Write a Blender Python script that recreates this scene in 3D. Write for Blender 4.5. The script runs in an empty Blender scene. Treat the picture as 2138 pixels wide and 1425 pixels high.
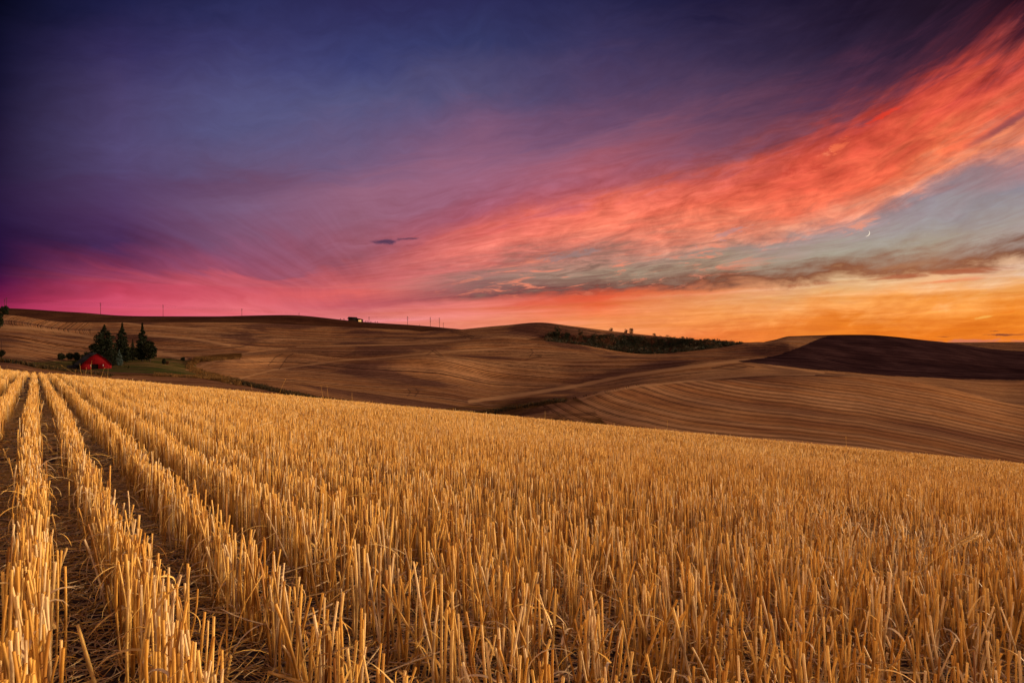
import bpy, math, random
import numpy as np
from mathutils import Vector, Matrix
R = math.radians
random.seed(7)
rng = np.random.default_rng(11)
scene = bpy.context.scene
COL = scene.collection
# ------------------------------------------------------------------ camera
F = 1425.0                     # focal length in photograph pixels (24 mm on a 36 mm sensor)
CX, HY = 1069.0, 725.0         # picture centre column, eye-level row
cam_d = bpy.data.cameras.new('camera')
cam_d.sensor_width = 36.0
cam_d.lens = 36.0 * F / 2138.0
cam_d.shift_y = (HY - 712.5) / 2138.0
cam_d.clip_start = 0.05
cam_d.clip_end = 20000
cam = bpy.data.objects.new('camera', cam_d)
cam.rotation_euler = (R(90), 0, 0)
COL.objects.link(cam)
scene.camera = cam
scene.view_settings.view_transform = 'Standard'
scene.view_settings.look = 'None'
scene.view_settings.exposure = 0.0
scene.view_settings.gamma = 1.0
scene.view_settings.use_curve_mapping = False
scene.cycles.max_bounces = 5
scene.cycles.diffuse_bounces = 3
scene.cycles.transparent_max_bounces = 8
# ------------------------------------------------------------------ sun (afterglow: low, warm, very soft)
SUN_AZ, SUN_EL = R(78), R(9)
sd = bpy.data.lights.new('sun', 'SUN')
sd.energy = 5.0
sd.angle = R(7)
sd.color = (1.0, 0.76, 0.46)
sun = bpy.data.objects.new('sun', sd)
dvec = Vector((math.sin(SUN_AZ) * math.cos(SUN_EL), math.cos(SUN_AZ) * math.cos(SUN_EL), math.sin(SUN_EL)))
sun.rotation_euler = dvec.to_track_quat('Z', 'Y').to_euler()
COL.objects.link(sun)


def lin(c):
    out = []
    for v in c[:3]:
        v = v / 255.0
        out.append(v / 12.92 if v <= 0.04045 else ((v + 0.055) / 1.055) ** 2.4)
    return (out[0], out[1], out[2], 1.0)


# ------------------------------------------------------------------ tiny node language
class NT:
    def __init__(self, tree):
        self.t = tree
        self.n = tree.nodes
        self.l = tree.links

    def put(self, sock, v):
        if isinstance(v, bpy.types.NodeSocket):
            self.l.new(v, sock)
        elif v is not None:
            if hasattr(sock.default_value, '__len__') and not hasattr(v, '__len__'):
                v = (v,) * len(sock.default_value)
            sock.default_value = v

    def m(self, op, a, b=None, c=None, clamp=False):
        x = self.n.new('ShaderNodeMath')
        x.operation = op
        x.use_clamp = clamp
        self.put(x.inputs[0], a)
        self.put(x.inputs[1], b)
        self.put(x.inputs[2], c)
        return x.outputs[0]

    def add(self, a, b): return self.m('ADD', a, b)
    def sub(self, a, b): return self.m('SUBTRACT', a, b)
    def mul(self, a, b): return self.m('MULTIPLY', a, b)
    def div(self, a, b): return self.m('DIVIDE', a, b)

    def rng(self, v, a, b, c=0.0, d=1.0, smooth=True):
        x = self.n.new('ShaderNodeMapRange')
        x.interpolation_type = 'SMOOTHSTEP' if smooth else 'LINEAR'
        x.clamp = True
        for i, q in enumerate((v, a, b, c, d)):
            self.put(x.inputs[i], q)
        return x.outputs[0]

    def xyz(self, x_, y_, z_):
        x = self.n.new('ShaderNodeCombineXYZ')
        for i, q in enumerate((x_, y_, z_)):
            self.put(x.inputs[i], q)
        return x.outputs[0]

    def sep(self, v):
        x = self.n.new('ShaderNodeSeparateXYZ')
        self.put(x.inputs[0], v)
        return x.outputs

    def mix(self, f, a, b, mode='MIX'):
        x = self.n.new('ShaderNodeMix')
        x.data_type = 'RGBA'
        x.blend_type = mode
        x.clamp_factor = True
        self.put(x.inputs[0], f)
        self.put(x.inputs[6], a)
        self.put(x.inputs[7], b)
        return x.outputs[2]

    def noise(self, vec, scale=1.0, detail=4.0, rough=0.5, dist=0.0, dim='3D', w=None):
        x = self.n.new('ShaderNodeTexNoise')
        x.noise_dimensions = dim
        if dim == '1D':
            self.put(x.inputs['W'], w)
        else:
            self.put(x.inputs['Vector'], vec)
        x.inputs['Scale'].default_value = scale
        x.inputs['Detail'].default_value = detail
        x.inputs['Roughness'].default_value = rough
        x.inputs['Distortion'].default_value = dist
        return x.outputs['Fac']

    def ramp(self, f, stops, interp='LINEAR'):
        x = self.n.new('ShaderNodeValToRGB')
        cr = x.color_ramp
        cr.interpolation = interp
        while len(cr.elements) < len(stops):
            cr.elements.new(0.5)
        for e, (p, c) in zip(cr.elements, stops):
            e.position = p
            e.color = c if len(c) == 4 else (c[0], c[1], c[2], 1)
        self.put(x.inputs[0], f)
        return x.outputs[0]

    def curve(self, v, pts):
        x = self.n.new('ShaderNodeFloatCurve')
        c = x.mapping.curves[0]
        while len(c.points) < len(pts):
            c.points.new(0.5, 0.5)
        for p, (a, b) in zip(c.points, pts):
            p.location = (a, b)
            p.handle_type = 'AUTO_CLAMPED'
        x.mapping.update()
        self.put(x.inputs['Value'], v)
        return x.outputs[0]


# ------------------------------------------------------------------ sky (world): sunset clouds over azimuth and elevation
world = bpy.data.worlds.new('World')
scene.world = world
world.use_nodes = True
world.node_tree.nodes.clear()


def az_of(px): return math.atan((px - CX) / F)
def te_of(px, py): return (HY - py) / F * math.cos(az_of(px))


def build_sky():
    N = NT(world.node_tree)
    tc = N.n.new('ShaderNodeTexCoord')
    X, Y, Z = N.sep(tc.outputs['Generated'])
    az = N.m('ARCTAN2', X, Y)
    hyp = N.m('SQRT', N.add(N.mul(X, X), N.mul(Y, Y)))
    te = N.div(Z, N.m('MAXIMUM', hyp, 1e-3))
    # cirrus streaks: a flat cloud sheet stretched along the wind, seen in perspective
    a0 = az_of(640)
    zz = N.add(N.m('MAXIMUM', Z, 0.0), 0.055)
    px, py = N.div(X, zz), N.div(Y, zz)
    uu = N.sub(N.mul(px, math.cos(a0)), N.mul(py, math.sin(a0)))
    vv = N.add(N.mul(px, math.sin(a0)), N.mul(py, math.cos(a0)))
    wob = N.noise(N.xyz(N.mul(px, 0.35), N.mul(py, 0.35), 3.3), 1.0, 3, 0.5)
    uu = N.add(uu, N.mul(N.sub(wob, 0.5), 0.8))
    s_big = N.noise(N.xyz(N.mul(uu, 0.55), N.mul(vv, 0.13), 0.0), 1.0, 3, 0.5)
    s_mid = N.noise(N.xyz(N.mul(uu, 2.2), N.mul(vv, 0.36), 5.0), 1.0, 6, 0.58, 0.1)
    s_fin = N.noise(N.xyz(N.mul(uu, 8.0), N.mul(vv, 1.3), 9.0), 1.0, 7, 0.66, 0.25)
    puff = N.noise(N.xyz(N.mul(az, 9.0), N.mul(te, 26.0), 2.0), 1.0, 6, 0.6, 0.6)
    puff2 = N.noise(N.xyz(N.mul(N.add(az, N.mul(te, 0.4)), 38.0), N.mul(N.sub(te, N.mul(az, 0.15)), 130.0), 7.0), 1.0, 6, 0.68, 0.5)
    bil = N.noise(N.xyz(N.mul(N.add(az, N.mul(te, 0.35)), 17.0), N.mul(N.sub(te, N.mul(az, 0.28)), 36.0), 8.0), 1.0, 9, 0.66, 0.5)
    bil2 = N.noise(N.xyz(N.mul(az, 5.0), N.mul(N.sub(te, N.mul(az, 0.35)), 11.0), 4.0), 1.0, 4, 0.55, 0.3)
    # feature lines of the cloud bank (row of the photograph at ten columns)
    cols = [0, 250, 500, 750, 1000, 1250, 1500, 1750, 1950, 2138]
    G = [
        [640, 632, 636, 634, 615, 602, 584, 571, 560, 528],
        [600, 600, 600, 590, 560, 545, 515, 462, 372, 285],
        [540, 555, 575, 540, 475, 420, 358, 285, 195, 90],
        [330, 340, 350, 330, 300, 260, 200, 130, 40, -110],
        [-160] * 10,
    ]
    t = N.div(N.add(az, 0.75), 1.5)
    lines = []
    GV = []
    for g in G:
        vals = [te_of(c, y) for c, y in zip(cols, g)]
        GV.append(vals)
        pts = [((az_of(c) + 0.75) / 1.5, v) for c, v in zip(cols, vals)]
        lines.append(N.curve(t, pts))
    te_w = N.add(te, N.mul(N.sub(bil, 0.5), N.rng(az, -0.2, 0.4, 0.006, 0.036)))
    def bank(t_):
        prev_, s_ = 0.0, None
        for ln_ in lines:
            d_ = N.m('MAXIMUM', N.m('MINIMUM', N.div(N.sub(t_, prev_), N.sub(ln_, prev_)), 1.0), 0.0)
            s_ = d_ if s_ is None else N.add(s_, d_)
            prev_ = ln_
        return s_
    s0 = bank(te)
    bw = N.noise(N.xyz(N.mul(az, 5.0), N.mul(s0, 1.6), 6.0), 1.0, 4, 0.55)
    sw = N.add(s0, N.mul(N.sub(bw, 0.5), 0.55))
    aw = N.add(az, N.mul(N.sub(wob, 0.5), 0.25))
    b_big = N.noise(N.xyz(N.mul(aw, 3.0), N.mul(sw, 1.7), 1.0), 1.0, 3, 0.5)
    b_mid = N.noise(N.xyz(N.mul(aw, 7.0), N.mul(sw, 6.0), 5.0), 1.0, 6, 0.6, 0.25)
    b_fin = N.noise(N.xyz(N.mul(aw, 20.0), N.mul(sw, 16.0), 9.0), 1.0, 7, 0.62, 0.15)
    side_ = N.m('MAXIMUM', N.rng(az, -0.42, -0.12), N.rng(te, 0.12, 0.26))
    def both(a_, b_): return N.add(N.mul(a_, N.sub(1.0, side_)), N.mul(b_, side_))
    fx_, fy_ = N.sub(az, az_of(860)), N.sub(te, te_of(860, 735))
    fth = N.m('ARCTAN2', fy_, N.mul(fx_, -1.0))
    fr = N.m('SQRT', N.add(N.mul(fx_, fx_), N.mul(fy_, fy_)))
    fth = N.add(fth, N.mul(N.sub(wob, 0.5), 0.35))
    f_mid = N.noise(N.xyz(N.mul(fth, 7.0), N.mul(fr, 3.0), 5.0), 1.0, 6, 0.58, 0.2)
    f_fin = N.noise(N.xyz(N.mul(fth, 20.0), N.mul(fr, 8.0), 9.0), 1.0, 6, 0.6, 0.2)
    s_big, s_mid, s_fin = both(s_big, b_big), both(f_mid, b_mid), both(f_fin, b_fin)
    steep = N.noise(N.xyz(N.mul(N.sub(te, N.mul(az, 0.95)), 26.0), N.mul(N.add(az, te), 4.0), 3.0), 1.0, 6, 0.62, 0.4)
    tw = N.add(te_w, N.mul(N.sub(s_mid, 0.5), N.mul(N.rng(te, 0.0, 0.4, 0.02, 0.075), N.add(1.0, N.mul(N.rng(az, -0.15, -0.35), N.rng(te, 0.25, 0.1, 0.0, 1.8))))))
    tw = N.add(tw, N.mul(N.sub(s_big, 0.5), N.rng(te, 0.0, 0.4, 0.008, 0.07)))
    tw = N.add(tw, N.mul(N.sub(puff, 0.5), N.rng(az, 0.1, 0.5, 0.012, 0.05)))
    tw = N.add(tw, N.mul(N.sub(steep, 0.5), N.mul(N.rng(az, 0.3, 0.6), N.rng(te, 0.18, 0.32, 0.0, 0.13))))
    s = bank(tw)
    s5 = N.div(s, 5.0)
    table = {
        0: [(0, (2, 5, 30)), (100, (8, 9, 44)), (200, (16, 13, 50)), (300, (30, 20, 58)), (400, (40, 24, 64)), (480, (38, 20, 60)), (530, (40, 16, 58)), (575, (74, 18, 62)), (600, (98, 20, 62)), (625, (134, 30, 72)), (645, (168, 44, 88))],
        250: [(0, (16, 20, 70)), (100, (42, 35, 90)), (200, (62, 53, 104)), (300, (74, 64, 114)), (370, (78, 58, 104)), (450, (80, 53, 98)), (510, (72, 42, 86)), (550, (118, 46, 84)), (590, (182, 64, 90)), (620, (198, 68, 94)), (650, (218, 84, 112))],
        500: [(0, (27, 34, 88)), (100, (46, 48, 106)), (200, (68, 72, 126)), (270, (76, 80, 130)), (340, (92, 80, 122)), (385, (104, 72, 106)), (430, (118, 90, 124)), (490, (126, 84, 114)), (545, (146, 76, 104)), (585, (196, 84, 100)), (620, (214, 92, 104)), (652, (232, 112, 120))],
        750: [(0, (32, 33, 88)), (130, (42, 52, 112)), (230, (72, 78, 128)), (320, (104, 86, 126)), (400, (146, 98, 124)), (460, (144, 96, 118)), (530, (156, 86, 102)), (580, (200, 92, 98)), (610, (222, 102, 98)), (636, (196, 92, 100)), (665, (226, 126, 122))],
        1000: [(0, (30, 33, 88)), (100, (38, 48, 102)), (200, (76, 72, 116)), (290, (128, 86, 120)), (350, (150, 96, 124)), (410, (158, 98, 122)), (445, (172, 90, 108)), (482, (226, 102, 94)), (515, (236, 118, 102)), (545, (196, 104, 96)), (580, (164, 118, 110)), (612, (130, 74, 76)), (634, (224, 114, 98)), (675, (240, 140, 114))],
        1250: [(0, (24, 27, 74)), (100, (48, 44, 92)), (200, (82, 62, 102)), (280, (126, 82, 112)), (350, (162, 90, 106)), (400, (180, 88, 94)), (430, (232, 104, 80)), (470, (246, 122, 92)), (495, (222, 116, 92)), (520, (178, 112, 98)), (545, (190, 134, 116)), (572, (166, 140, 118)), (600, (118, 68, 60)), (617, (224, 90, 58)), (645, (240, 124, 76)), (685, (246, 150, 92))],
        1500: [(0, (24, 19, 58)), (100, (48, 38, 76)), (200, (78, 56, 90)), (300, (124, 76, 96)), (342, (160, 82, 88)), (370, (214, 88, 72)), (420, (238, 98, 66)), (470, (246, 126, 90)), (502, (214, 132, 106)), (525, (166, 138, 124)), (552, (170, 144, 120)), (584, (130, 76, 54)), (606, (230, 136, 88)), (625, (238, 162, 108)), (660, (246, 154, 82)), (700, (240, 126, 60))],
        1750: [(0, (26, 17, 44)), (100, (44, 30, 60)), (200, (82, 48, 74)), (250, (120, 58, 70)), (290, (192, 66, 56)), (330, (222, 74, 48)), (400, (240, 98, 62)), (448, (244, 142, 108)), (480, (172, 148, 146)), (530, (168, 156, 138)), (571, (142, 84, 54)), (598, (226, 180, 130)), (640, (250, 168, 94)), (680, (240, 132, 44))],
        1950: [(0, (32, 19, 38)), (60, (46, 26, 48)), (120, (76, 36, 54)), (170, (136, 48, 52)), (215, (202, 62, 46)), (262, (228, 82, 50)), (312, (240, 108, 62)), (348, (234, 130, 90)), (378, (172, 128, 126)), (412, (148, 132, 140)), (460, (160, 150, 150)), (520, (170, 152, 132)), (560, (160, 96, 62)), (588, (242, 184, 130)), (635, (250, 156, 70)), (690, (240, 126, 34))],
        2138: [(-40, (24, 12, 26)), (0, (34, 14, 28)), (45, (64, 25, 38)), (85, (112, 42, 46)), (120, (176, 58, 48)), (165, (208, 72, 50)), (205, (216, 86, 58)), (240, (188, 86, 72)), (268, (226, 120, 84)), (305, (214, 128, 104)), (340, (168, 122, 124)), (400, (144, 134, 144)), (490, (172, 156, 148)), (528, (128, 78, 54)), (555, (224, 178, 142)), (600, (244, 168, 92)), (650, (244, 140, 44)), (700, (234, 124, 36))],
    }
    ramps = []
    for ci, cpx in enumerate(cols):
        rows = sorted(table[cpx], key=lambda q: -q[0])
        stops = []
        for (yy, c) in rows:
            e = te_of(cpx, yy)
            p, v = 0.0, 0.0
            for g in range(5):
                hi = GV[g][ci]
                v += min(max((e - p) / (hi - p), 0), 1)
                p = hi
            stops.append((v / 5.0, lin(c)))
        ramps.append(N.ramp(s5, stops))
    col = ramps[0]
    for i in range(1, len(cols)):
        f = N.rng(az, az_of(cols[i - 1]), az_of(cols[i]), smooth=False)
        col = N.mix(f, col, ramps[i])
    # streak texture, strongest inside the glowing bank
    band = N.mul(N.rng(s, 1.7, 2.1, 0.25, 1.0), N.rng(s, 3.8, 2.8))
    amp = N.add(0.10, N.mul(N.mul(band, 0.27), N.rng(az, -0.5, 0.4, 0.5, 0.7)))
    k = N.add(1.0, N.mul(N.mul(N.sub(s_fin, 0.5), 2.2), amp))
    k2 = N.add(1.0, N.mul(N.mul(N.sub(s_mid, 0.5), 1.6), amp))
    k3 = N.add(1.0, N.mul(N.mul(N.sub(bil, 0.5), 1.5), N.mul(band, N.rng(az, -0.2, 0.3, 0.15, 0.75))))
    k4 = N.add(1.0, N.mul(N.mul(N.sub(bil2, 0.5), 1.3), N.mul(band, 0.6)))
    k2 = N.mul(k2, N.mul(k3, k4))
    k = N.mul(k, N.m('SQRT', k3))
    col = N.mix(1.0, col, N.xyz(N.mul(k, k2), N.mul(N.mul(k, k), k2), N.mul(N.mul(k, k), k2)), 'MULTIPLY')
    # low grey streaks in the middle of the bank
    gm = N.mul(N.mul(N.rng(s, 0.85, 1.1), N.rng(s, 2.5, 1.9)), N.mul(N.rng(az, -0.16, 0.0), N.rng(az, 0.42, 0.22)))
    gs = N.noise(N.xyz(N.mul(az, 13.0), N.mul(N.sub(te, N.mul(az, 0.12)), 85.0), 1.0), 1.0, 6, 0.66, 1.3)
    col = N.mix(N.mul(gm, N.rng(gs, 0.47, 0.66)), col, lin((140, 104, 90)))
    gm2 = N.mul(gm, N.rng(gs, 0.47, 0.33))
    col = N.mix(N.mul(gm2, 0.85), col, lin((244, 134, 100)))
    # thin stripes in the yellow zone by the horizon
    ys = N.noise(N.xyz(N.mul(az, 3.5), N.mul(N.sub(te, N.mul(az, 0.03)), 95.0), 4.0), 1.0, 5, 0.55, 0.5)
    ym = N.mul(N.rng(s, 1.0, 0.8), N.rng(az, -0.35, 0.1, 0.5, 1.0))
    ky = N.add(1.0, N.mul(N.mul(N.sub(ys, 0.5), 1.0), ym))
    col = N.mix(1.0, col, N.xyz(N.m('SQRT', ky), ky, N.mul(ky, ky)), 'MULTIPLY')

    def blob(x, y, rx, ry, tilt, c, strength=1.0, ragged=1.0, src=puff2, edge=0.05):
        nonlocal col
        ca, ce = az_of(x), te_of(x, y)
        kx = math.cos(ca) ** 2 / F
        ky_ = math.cos(ca) / F
        dx = N.sub(az, ca)
        dy = N.sub(N.sub(te, ce), N.mul(dx, math.tan(tilt)))
        ex = N.div(dx, rx * kx)
        ey = N.div(dy, ry * ky_)
        rr = N.m('SQRT', N.add(N.mul(ex, ex), N.mul(ey, ey)))
        rr = N.add(rr, N.mul(N.sub(src, 0.5), -4.2 * ragged))
        f = N.mul(N.rng(rr, 1.0, edge, 0.0, strength), N.rng(Y, 0.0, 0.1))
        col = N.mix(f, col, lin(c))
    hs = N.n.new('ShaderNodeHueSaturation')
    N.put(hs.inputs['Saturation'], N.m('MAXIMUM', N.rng(s, 3.2, 4.2, 0.97, 0.87), N.rng(te, 0.12, 0.08)))
    N.put(hs.inputs['Color'], col)
    col = hs.outputs[0]
    col = N.mix(N.mul(N.rng(te, 0.06, 0.2, 0.0, 1.0), N.rng(s, 2.8, 3.4)), col, N.mix(1.0, col, (1.07, 0.955, 0.985, 1), 'MULTIPLY'))
    # small dark cloud, left of centre
    blob(806, 505, 38, 8, 0.02, (78, 54, 82), 0.9, 0.7)
    blob(846, 499, 30, 4, 0.06, (96, 62, 84), 0.8, 0.8)
    # bright puffs riding on the red bank
    blob(1722, 321, 20, 8, 0.15, (252, 134, 96), 0.8, 1.0)
    blob(1752, 306, 22, 12, 0.5, (250, 118, 78), 0.7, 1.2)
    blob(1700, 352, 60, 10, 0.1, (196, 66, 52), 0.6, 1.4)
    blob(1832, 248, 55, 7, 0.45, (236, 62, 40), 0.7, 1.2)
    blob(1800, 468, 44, 12, 0.25, (236, 150, 122), 0.75, 1.3)
    blob(1926, 415, 18, 5, 0.3, (222, 146, 130), 0.6, 1.2)
    blob(1200, 528, 70, 12, 0.15, (150, 128, 128), 0.55, 1.6)
    blob(1520, 487, 45, 8, 0.3, (176, 138, 140), 0.6, 1.6)
    # dark wedge of clear sky biting into the bank at the right edge
    blob(2110, 255, 95, 15, 0.5, (120, 66, 78), 0.65, 0.6, s_mid)
    blob(2060, 300, 90, 8, 0.55, (248, 140, 96), 0.5, 1.2, puff2)
    # long grey-brown streaks low on the right
    blob(1880, 555, 110, 8, 0.14, (176, 120, 84), 0.55, 1.3, puff)
    blob(1860, 580, 190, 6, 0.05, (176, 92, 60), 0.8, 1.3, puff)
    blob(1960, 588, 80, 5, 0.06, (244, 132, 84), 0.7, 1.2, puff)
    blob(1250, 622, 230, 12, 0.06, (226, 92, 58), 0.55, 1.2, puff)
    # small clouds on the right horizon
    blob(1972, 703, 24, 3, 0, (132, 62, 40), 0.9, 0.7)
    blob(2100, 698, 60, 3.4, 0, (118, 62, 48), 0.9, 0.7)
    blob(2078, 691, 16, 2.4, 0, (140, 74, 44), 0.9, 0.7)
    blob(2030, 712, 120, 6, 0, (206, 120, 96), 0.8, 0.9)
    blob(2050, 662, 26, 3, 0.2, (252, 182, 84), 0.7, 1.0)
    blob(2100, 652, 26, 4, 0.1, (240, 116, 30), 0.6, 1.0)
    # sky behind the camera: dusk, with a bright low band added as fill light
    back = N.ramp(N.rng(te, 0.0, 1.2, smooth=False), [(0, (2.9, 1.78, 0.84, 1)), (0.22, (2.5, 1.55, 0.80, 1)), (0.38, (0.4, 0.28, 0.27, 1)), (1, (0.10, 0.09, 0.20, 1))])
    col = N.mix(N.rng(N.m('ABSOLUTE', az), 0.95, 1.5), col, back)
    # below the horizon
    col = N.mix(N.rng(te, 0.0, -0.02), col, lin((60, 38, 28)))
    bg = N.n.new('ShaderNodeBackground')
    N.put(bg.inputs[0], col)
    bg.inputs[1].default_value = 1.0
    out = N.n.new('ShaderNodeOutputWorld')
    N.l.new(bg.outputs[0], out.inputs[0])


build_sky()


# ------------------------------------------------------------------ scene helpers
def mesh_obj(name, verts, faces, mats, parent=None, mat_idx=None, attrs=None, smooth=False):
    """verts (n,3) array; faces: (m,k) array or list of arrays of different k"""
    me = bpy.data.meshes.new(name)
    verts = np.asarray(verts, dtype=np.float32)
    fl = faces if isinstance(faces, list) else [faces]
    fl = [np.asarray(f, dtype=np.int32) for f in fl if len(f)]
    nl = sum(f.size for f in fl)
    nf = sum(f.shape[0] for f in fl)
    me.vertices.add(len(verts))
    me.vertices.foreach_set('co', verts.ravel())
    me.loops.add(nl)
    me.loops.foreach_set('vertex_index', np.concatenate([f.ravel() for f in fl]))
    me.polygons.add(nf)
    tot = np.concatenate([np.full(f.shape[0], f.shape[1], dtype=np.int32) for f in fl])
    start = np.concatenate([[0], np.cumsum(tot)[:-1]]).astype(np.int32)
    me.polygons.foreach_set('loop_start', start)
    if smooth:
        me.polygons.foreach_set('use_smooth', np.ones(nf, dtype=bool))
    if not isinstance(mats, (list, tuple)):
        mats = [mats]
    for m in mats:
        me.materials.append(m)
    if mat_idx is not None:
        me.polygons.foreach_set('material_index', np.asarray(mat_idx, dtype=np.int32))
    for k, v in (attrs or {}).items():
        v = np.asarray(v, dtype=np.float32)
        if v.ndim == 1:
            a = me.attributes.new(k, 'FLOAT', 'POINT')
            a.data.foreach_set('value', v)
        else:
            if v.shape[1] == 3:
                v = np.concatenate([v, np.ones((len(v), 1), np.float32)], 1)
            a = me.attributes.new(k, 'FLOAT_COLOR', 'POINT')
            a.data.foreach_set('color', v.ravel())
    me.update(calc_edges=True)
    me.validate()
    o = bpy.data.objects.new(name, me)
    COL.objects.link(o)
    if parent is not None:
        o.parent = parent
    return o


def tag(o, label=None, cat=None, group=None, kind=None):
    if label: o['label'] = label
    if cat: o['category'] = cat
    if group: o['group'] = group
    if kind: o['kind'] = kind
    return o


def empty(name, loc, rz=0.0):
    o = bpy.data.objects.new(name, None)
    o.empty_display_size = 0.2
    o.location = loc
    o.rotation_euler = (0, 0, rz)
    COL.objects.link(o)
    return o


class MB:
    """collects small solids as one mesh"""
    def __init__(self):
        self.v, self.f = [], {}
        self.n = 0

    def raw(self, v, f):
        v = np.asarray(v, float)
        for q in f:
            self.f.setdefault(len(q), []).append([i + self.n for i in q])
        self.v.append(v)
        self.n += len(v)
        return self

    def box(self, x0, x1, y0, y1, z0, z1):
        v = [(x, y, z) for z in (z0, z1) for x, y in ((x0, y0), (x1, y0), (x1, y1), (x0, y1))]
        return self.raw(v, [(3, 2, 1, 0), (4, 5, 6, 7), (0, 1, 5, 4), (1, 2, 6, 5), (2, 3, 7, 6), (3, 0, 4, 7)])

    def tube(self, pts, rad, sides=6, cap=True):
        pts = [Vector(p) for p in pts]
        if not hasattr(rad, '__len__'): rad = [rad] * len(pts)
        v = []
        for i, p in enumerate(pts):
            d = (pts[min(i + 1, len(pts) - 1)] - pts[max(i - 1, 0)]).normalized()
            a = d.orthogonal().normalized() if abs(d.z) < 0.99 else Vector((1, 0, 0))
            b = d.cross(a).normalized()
            a = b.cross(d).normalized()
            for k in range(sides):
                t = 2 * math.pi * k / sides
                v.append(p + (a * math.cos(t) + b * math.sin(t)) * rad[i])
        f = []
        for i in range(len(pts) - 1):
            for k in range(sides):
                f.append((i * sides + k, i * sides + (k + 1) % sides, (i + 1) * sides + (k + 1) % sides, (i + 1) * sides + k))
        if cap:
            f.append(tuple(reversed(range(sides))))
            f.append(tuple(range((len(pts) - 1) * sides, len(pts) * sides)))
        return self.raw([tuple(q) for q in v], f)

    def prism(self, prof, y0, y1):
        """profile in x,z extruded along y"""
        n = len(prof)
        v = [(x, y0, z) for x, z in prof] + [(x, y1, z) for x, z in prof]
        f = [tuple(range(n)), tuple(reversed(range(n, 2 * n)))]
        f += [(i, i + n, (i + 1) % n + n, (i + 1) % n) for i in range(n)]
        return self.raw(v, f)

    def build(self, name, mat, parent=None, smooth=False, attrs=None):
        return mesh_obj(name, np.concatenate(self.v), [np.array(f) for f in self.f.values()], mat, parent, smooth=smooth, attrs=attrs)


def new_mat(name):
    m = bpy.data.materials.new(name)
    m.use_nodes = True
    m.node_tree.nodes.clear()
    N = NT(m.node_tree)
    out = N.n.new('ShaderNodeOutputMaterial')
    b = N.n.new('ShaderNodeBsdfPrincipled')
    N.l.new(b.outputs[0], out.inputs[0])
    return m, N, b, out


def attr(N, name, fac=False):
    a = N.n.new('ShaderNodeAttribute')
    a.attribute_name = name
    return a.outputs['Fac'] if fac else a.outputs['Color']


def bump(N, b, h, dist, strength=1.0):
    x = N.n.new('ShaderNodeBump')
    x.inputs['Distance'].default_value = dist
    x.inputs['Strength'].default_value = strength
    N.put(x.inputs['Height'], h)
    N.l.new(x.outputs[0], b.inputs['Normal'])


def simple_mat(name, c, rough=0.8, var=0.25, scale=2.0):
    m, N, b, o = new_mat(name)
    tc = N.n.new('ShaderNodeTexCoord')
    n = N.noise(tc.outputs['Object'], scale, 5, 0.6)
    k = N.add(1 - var / 2, N.mul(n, var))
    N.put(b.inputs['Base Color'], N.mix(1.0, (c[0], c[1], c[2], 1), N.xyz(k, k, k), 'MULTIPLY'))
    b.inputs['Roughness'].default_value = rough
    b.inputs['Specular IOR Level'].default_value = 0.08
    return m


# straw ---------------------------------------------------------------
def straw_material():
    m, N, b, out = new_mat('straw')
    a = N.sep(attr(N, 'tint'))                    # R random per stalk, G along the stalk, B dark node / old leaf
    geo = N.n.new('ShaderNodeNewGeometry')
    base = N.ramp(a[0], [(0.0, (0.26, 0.095, 0.018)), (0.22, (0.50, 0.22, 0.035)), (0.5, (0.78, 0.41, 0.075)), (0.82, (0.92, 0.58, 0.165)), (1.0, (0.90, 0.66, 0.36))])
    mot = N.noise(geo.outputs['Position'], 60.0, 3, 0.6)
    base = N.mix(N.rng(mot, 0.45, 0.75, 0.0, 0.45), base, (0.46, 0.19, 0.04, 1))
    # sheaths towards the foot are older and browner
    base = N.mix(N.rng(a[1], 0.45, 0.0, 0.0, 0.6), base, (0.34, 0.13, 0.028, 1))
    base = N.mix(a[2], base, (0.16, 0.06, 0.018, 1))
    N.put(b.inputs['Base Color'], base)
    b.inputs['Roughness'].default_value = 0.45
    b.inputs['Specular IOR Level'].default_value = 0.35
    tr = N.n.new('ShaderNodeBsdfTranslucent')
    N.put(tr.inputs[0], base)
    mx = N.n.new('ShaderNodeMixShader')
    mx.inputs[0].default_value = 0.16
    N.l.new(b.outputs[0], mx.inputs[1])
    N.l.new(tr.outputs[0], mx.inputs[2])
    N.l.new(mx.outputs[0], out.inputs[0])
    return m


def soil_material():
    m, N, b, out = new_mat('stubble_soil')
    geo = N.n.new('ShaderNodeNewGeometry')
    P = geo.outputs['Position']
    n1 = N.noise(P, 9.0, 6, 0.65)
    n2 = N.noise(N.xyz(N.mul(N.sep(P)[0], 70.0), N.mul(N.sep(P)[1], 12.0), 0.0), 1.0, 3, 0.6, 1.5)
    c = N.ramp(n1, [(0.3, (0.030, 0.018, 0.015)), (0.55, (0.07, 0.042, 0.030)), (0.75, (0.15, 0.085, 0.05))])
    c = N.mix(N.rng(n2, 0.55, 0.72, 0.0, 0.7), c, (0.34, 0.20, 0.10, 1))
    N.put(b.inputs['Base Color'], c)
    b.inputs['Roughness'].default_value = 0.95
    bump(N, b, N.add(n1, N.mul(n2, 0.4)), 0.03)
    return m


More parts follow.
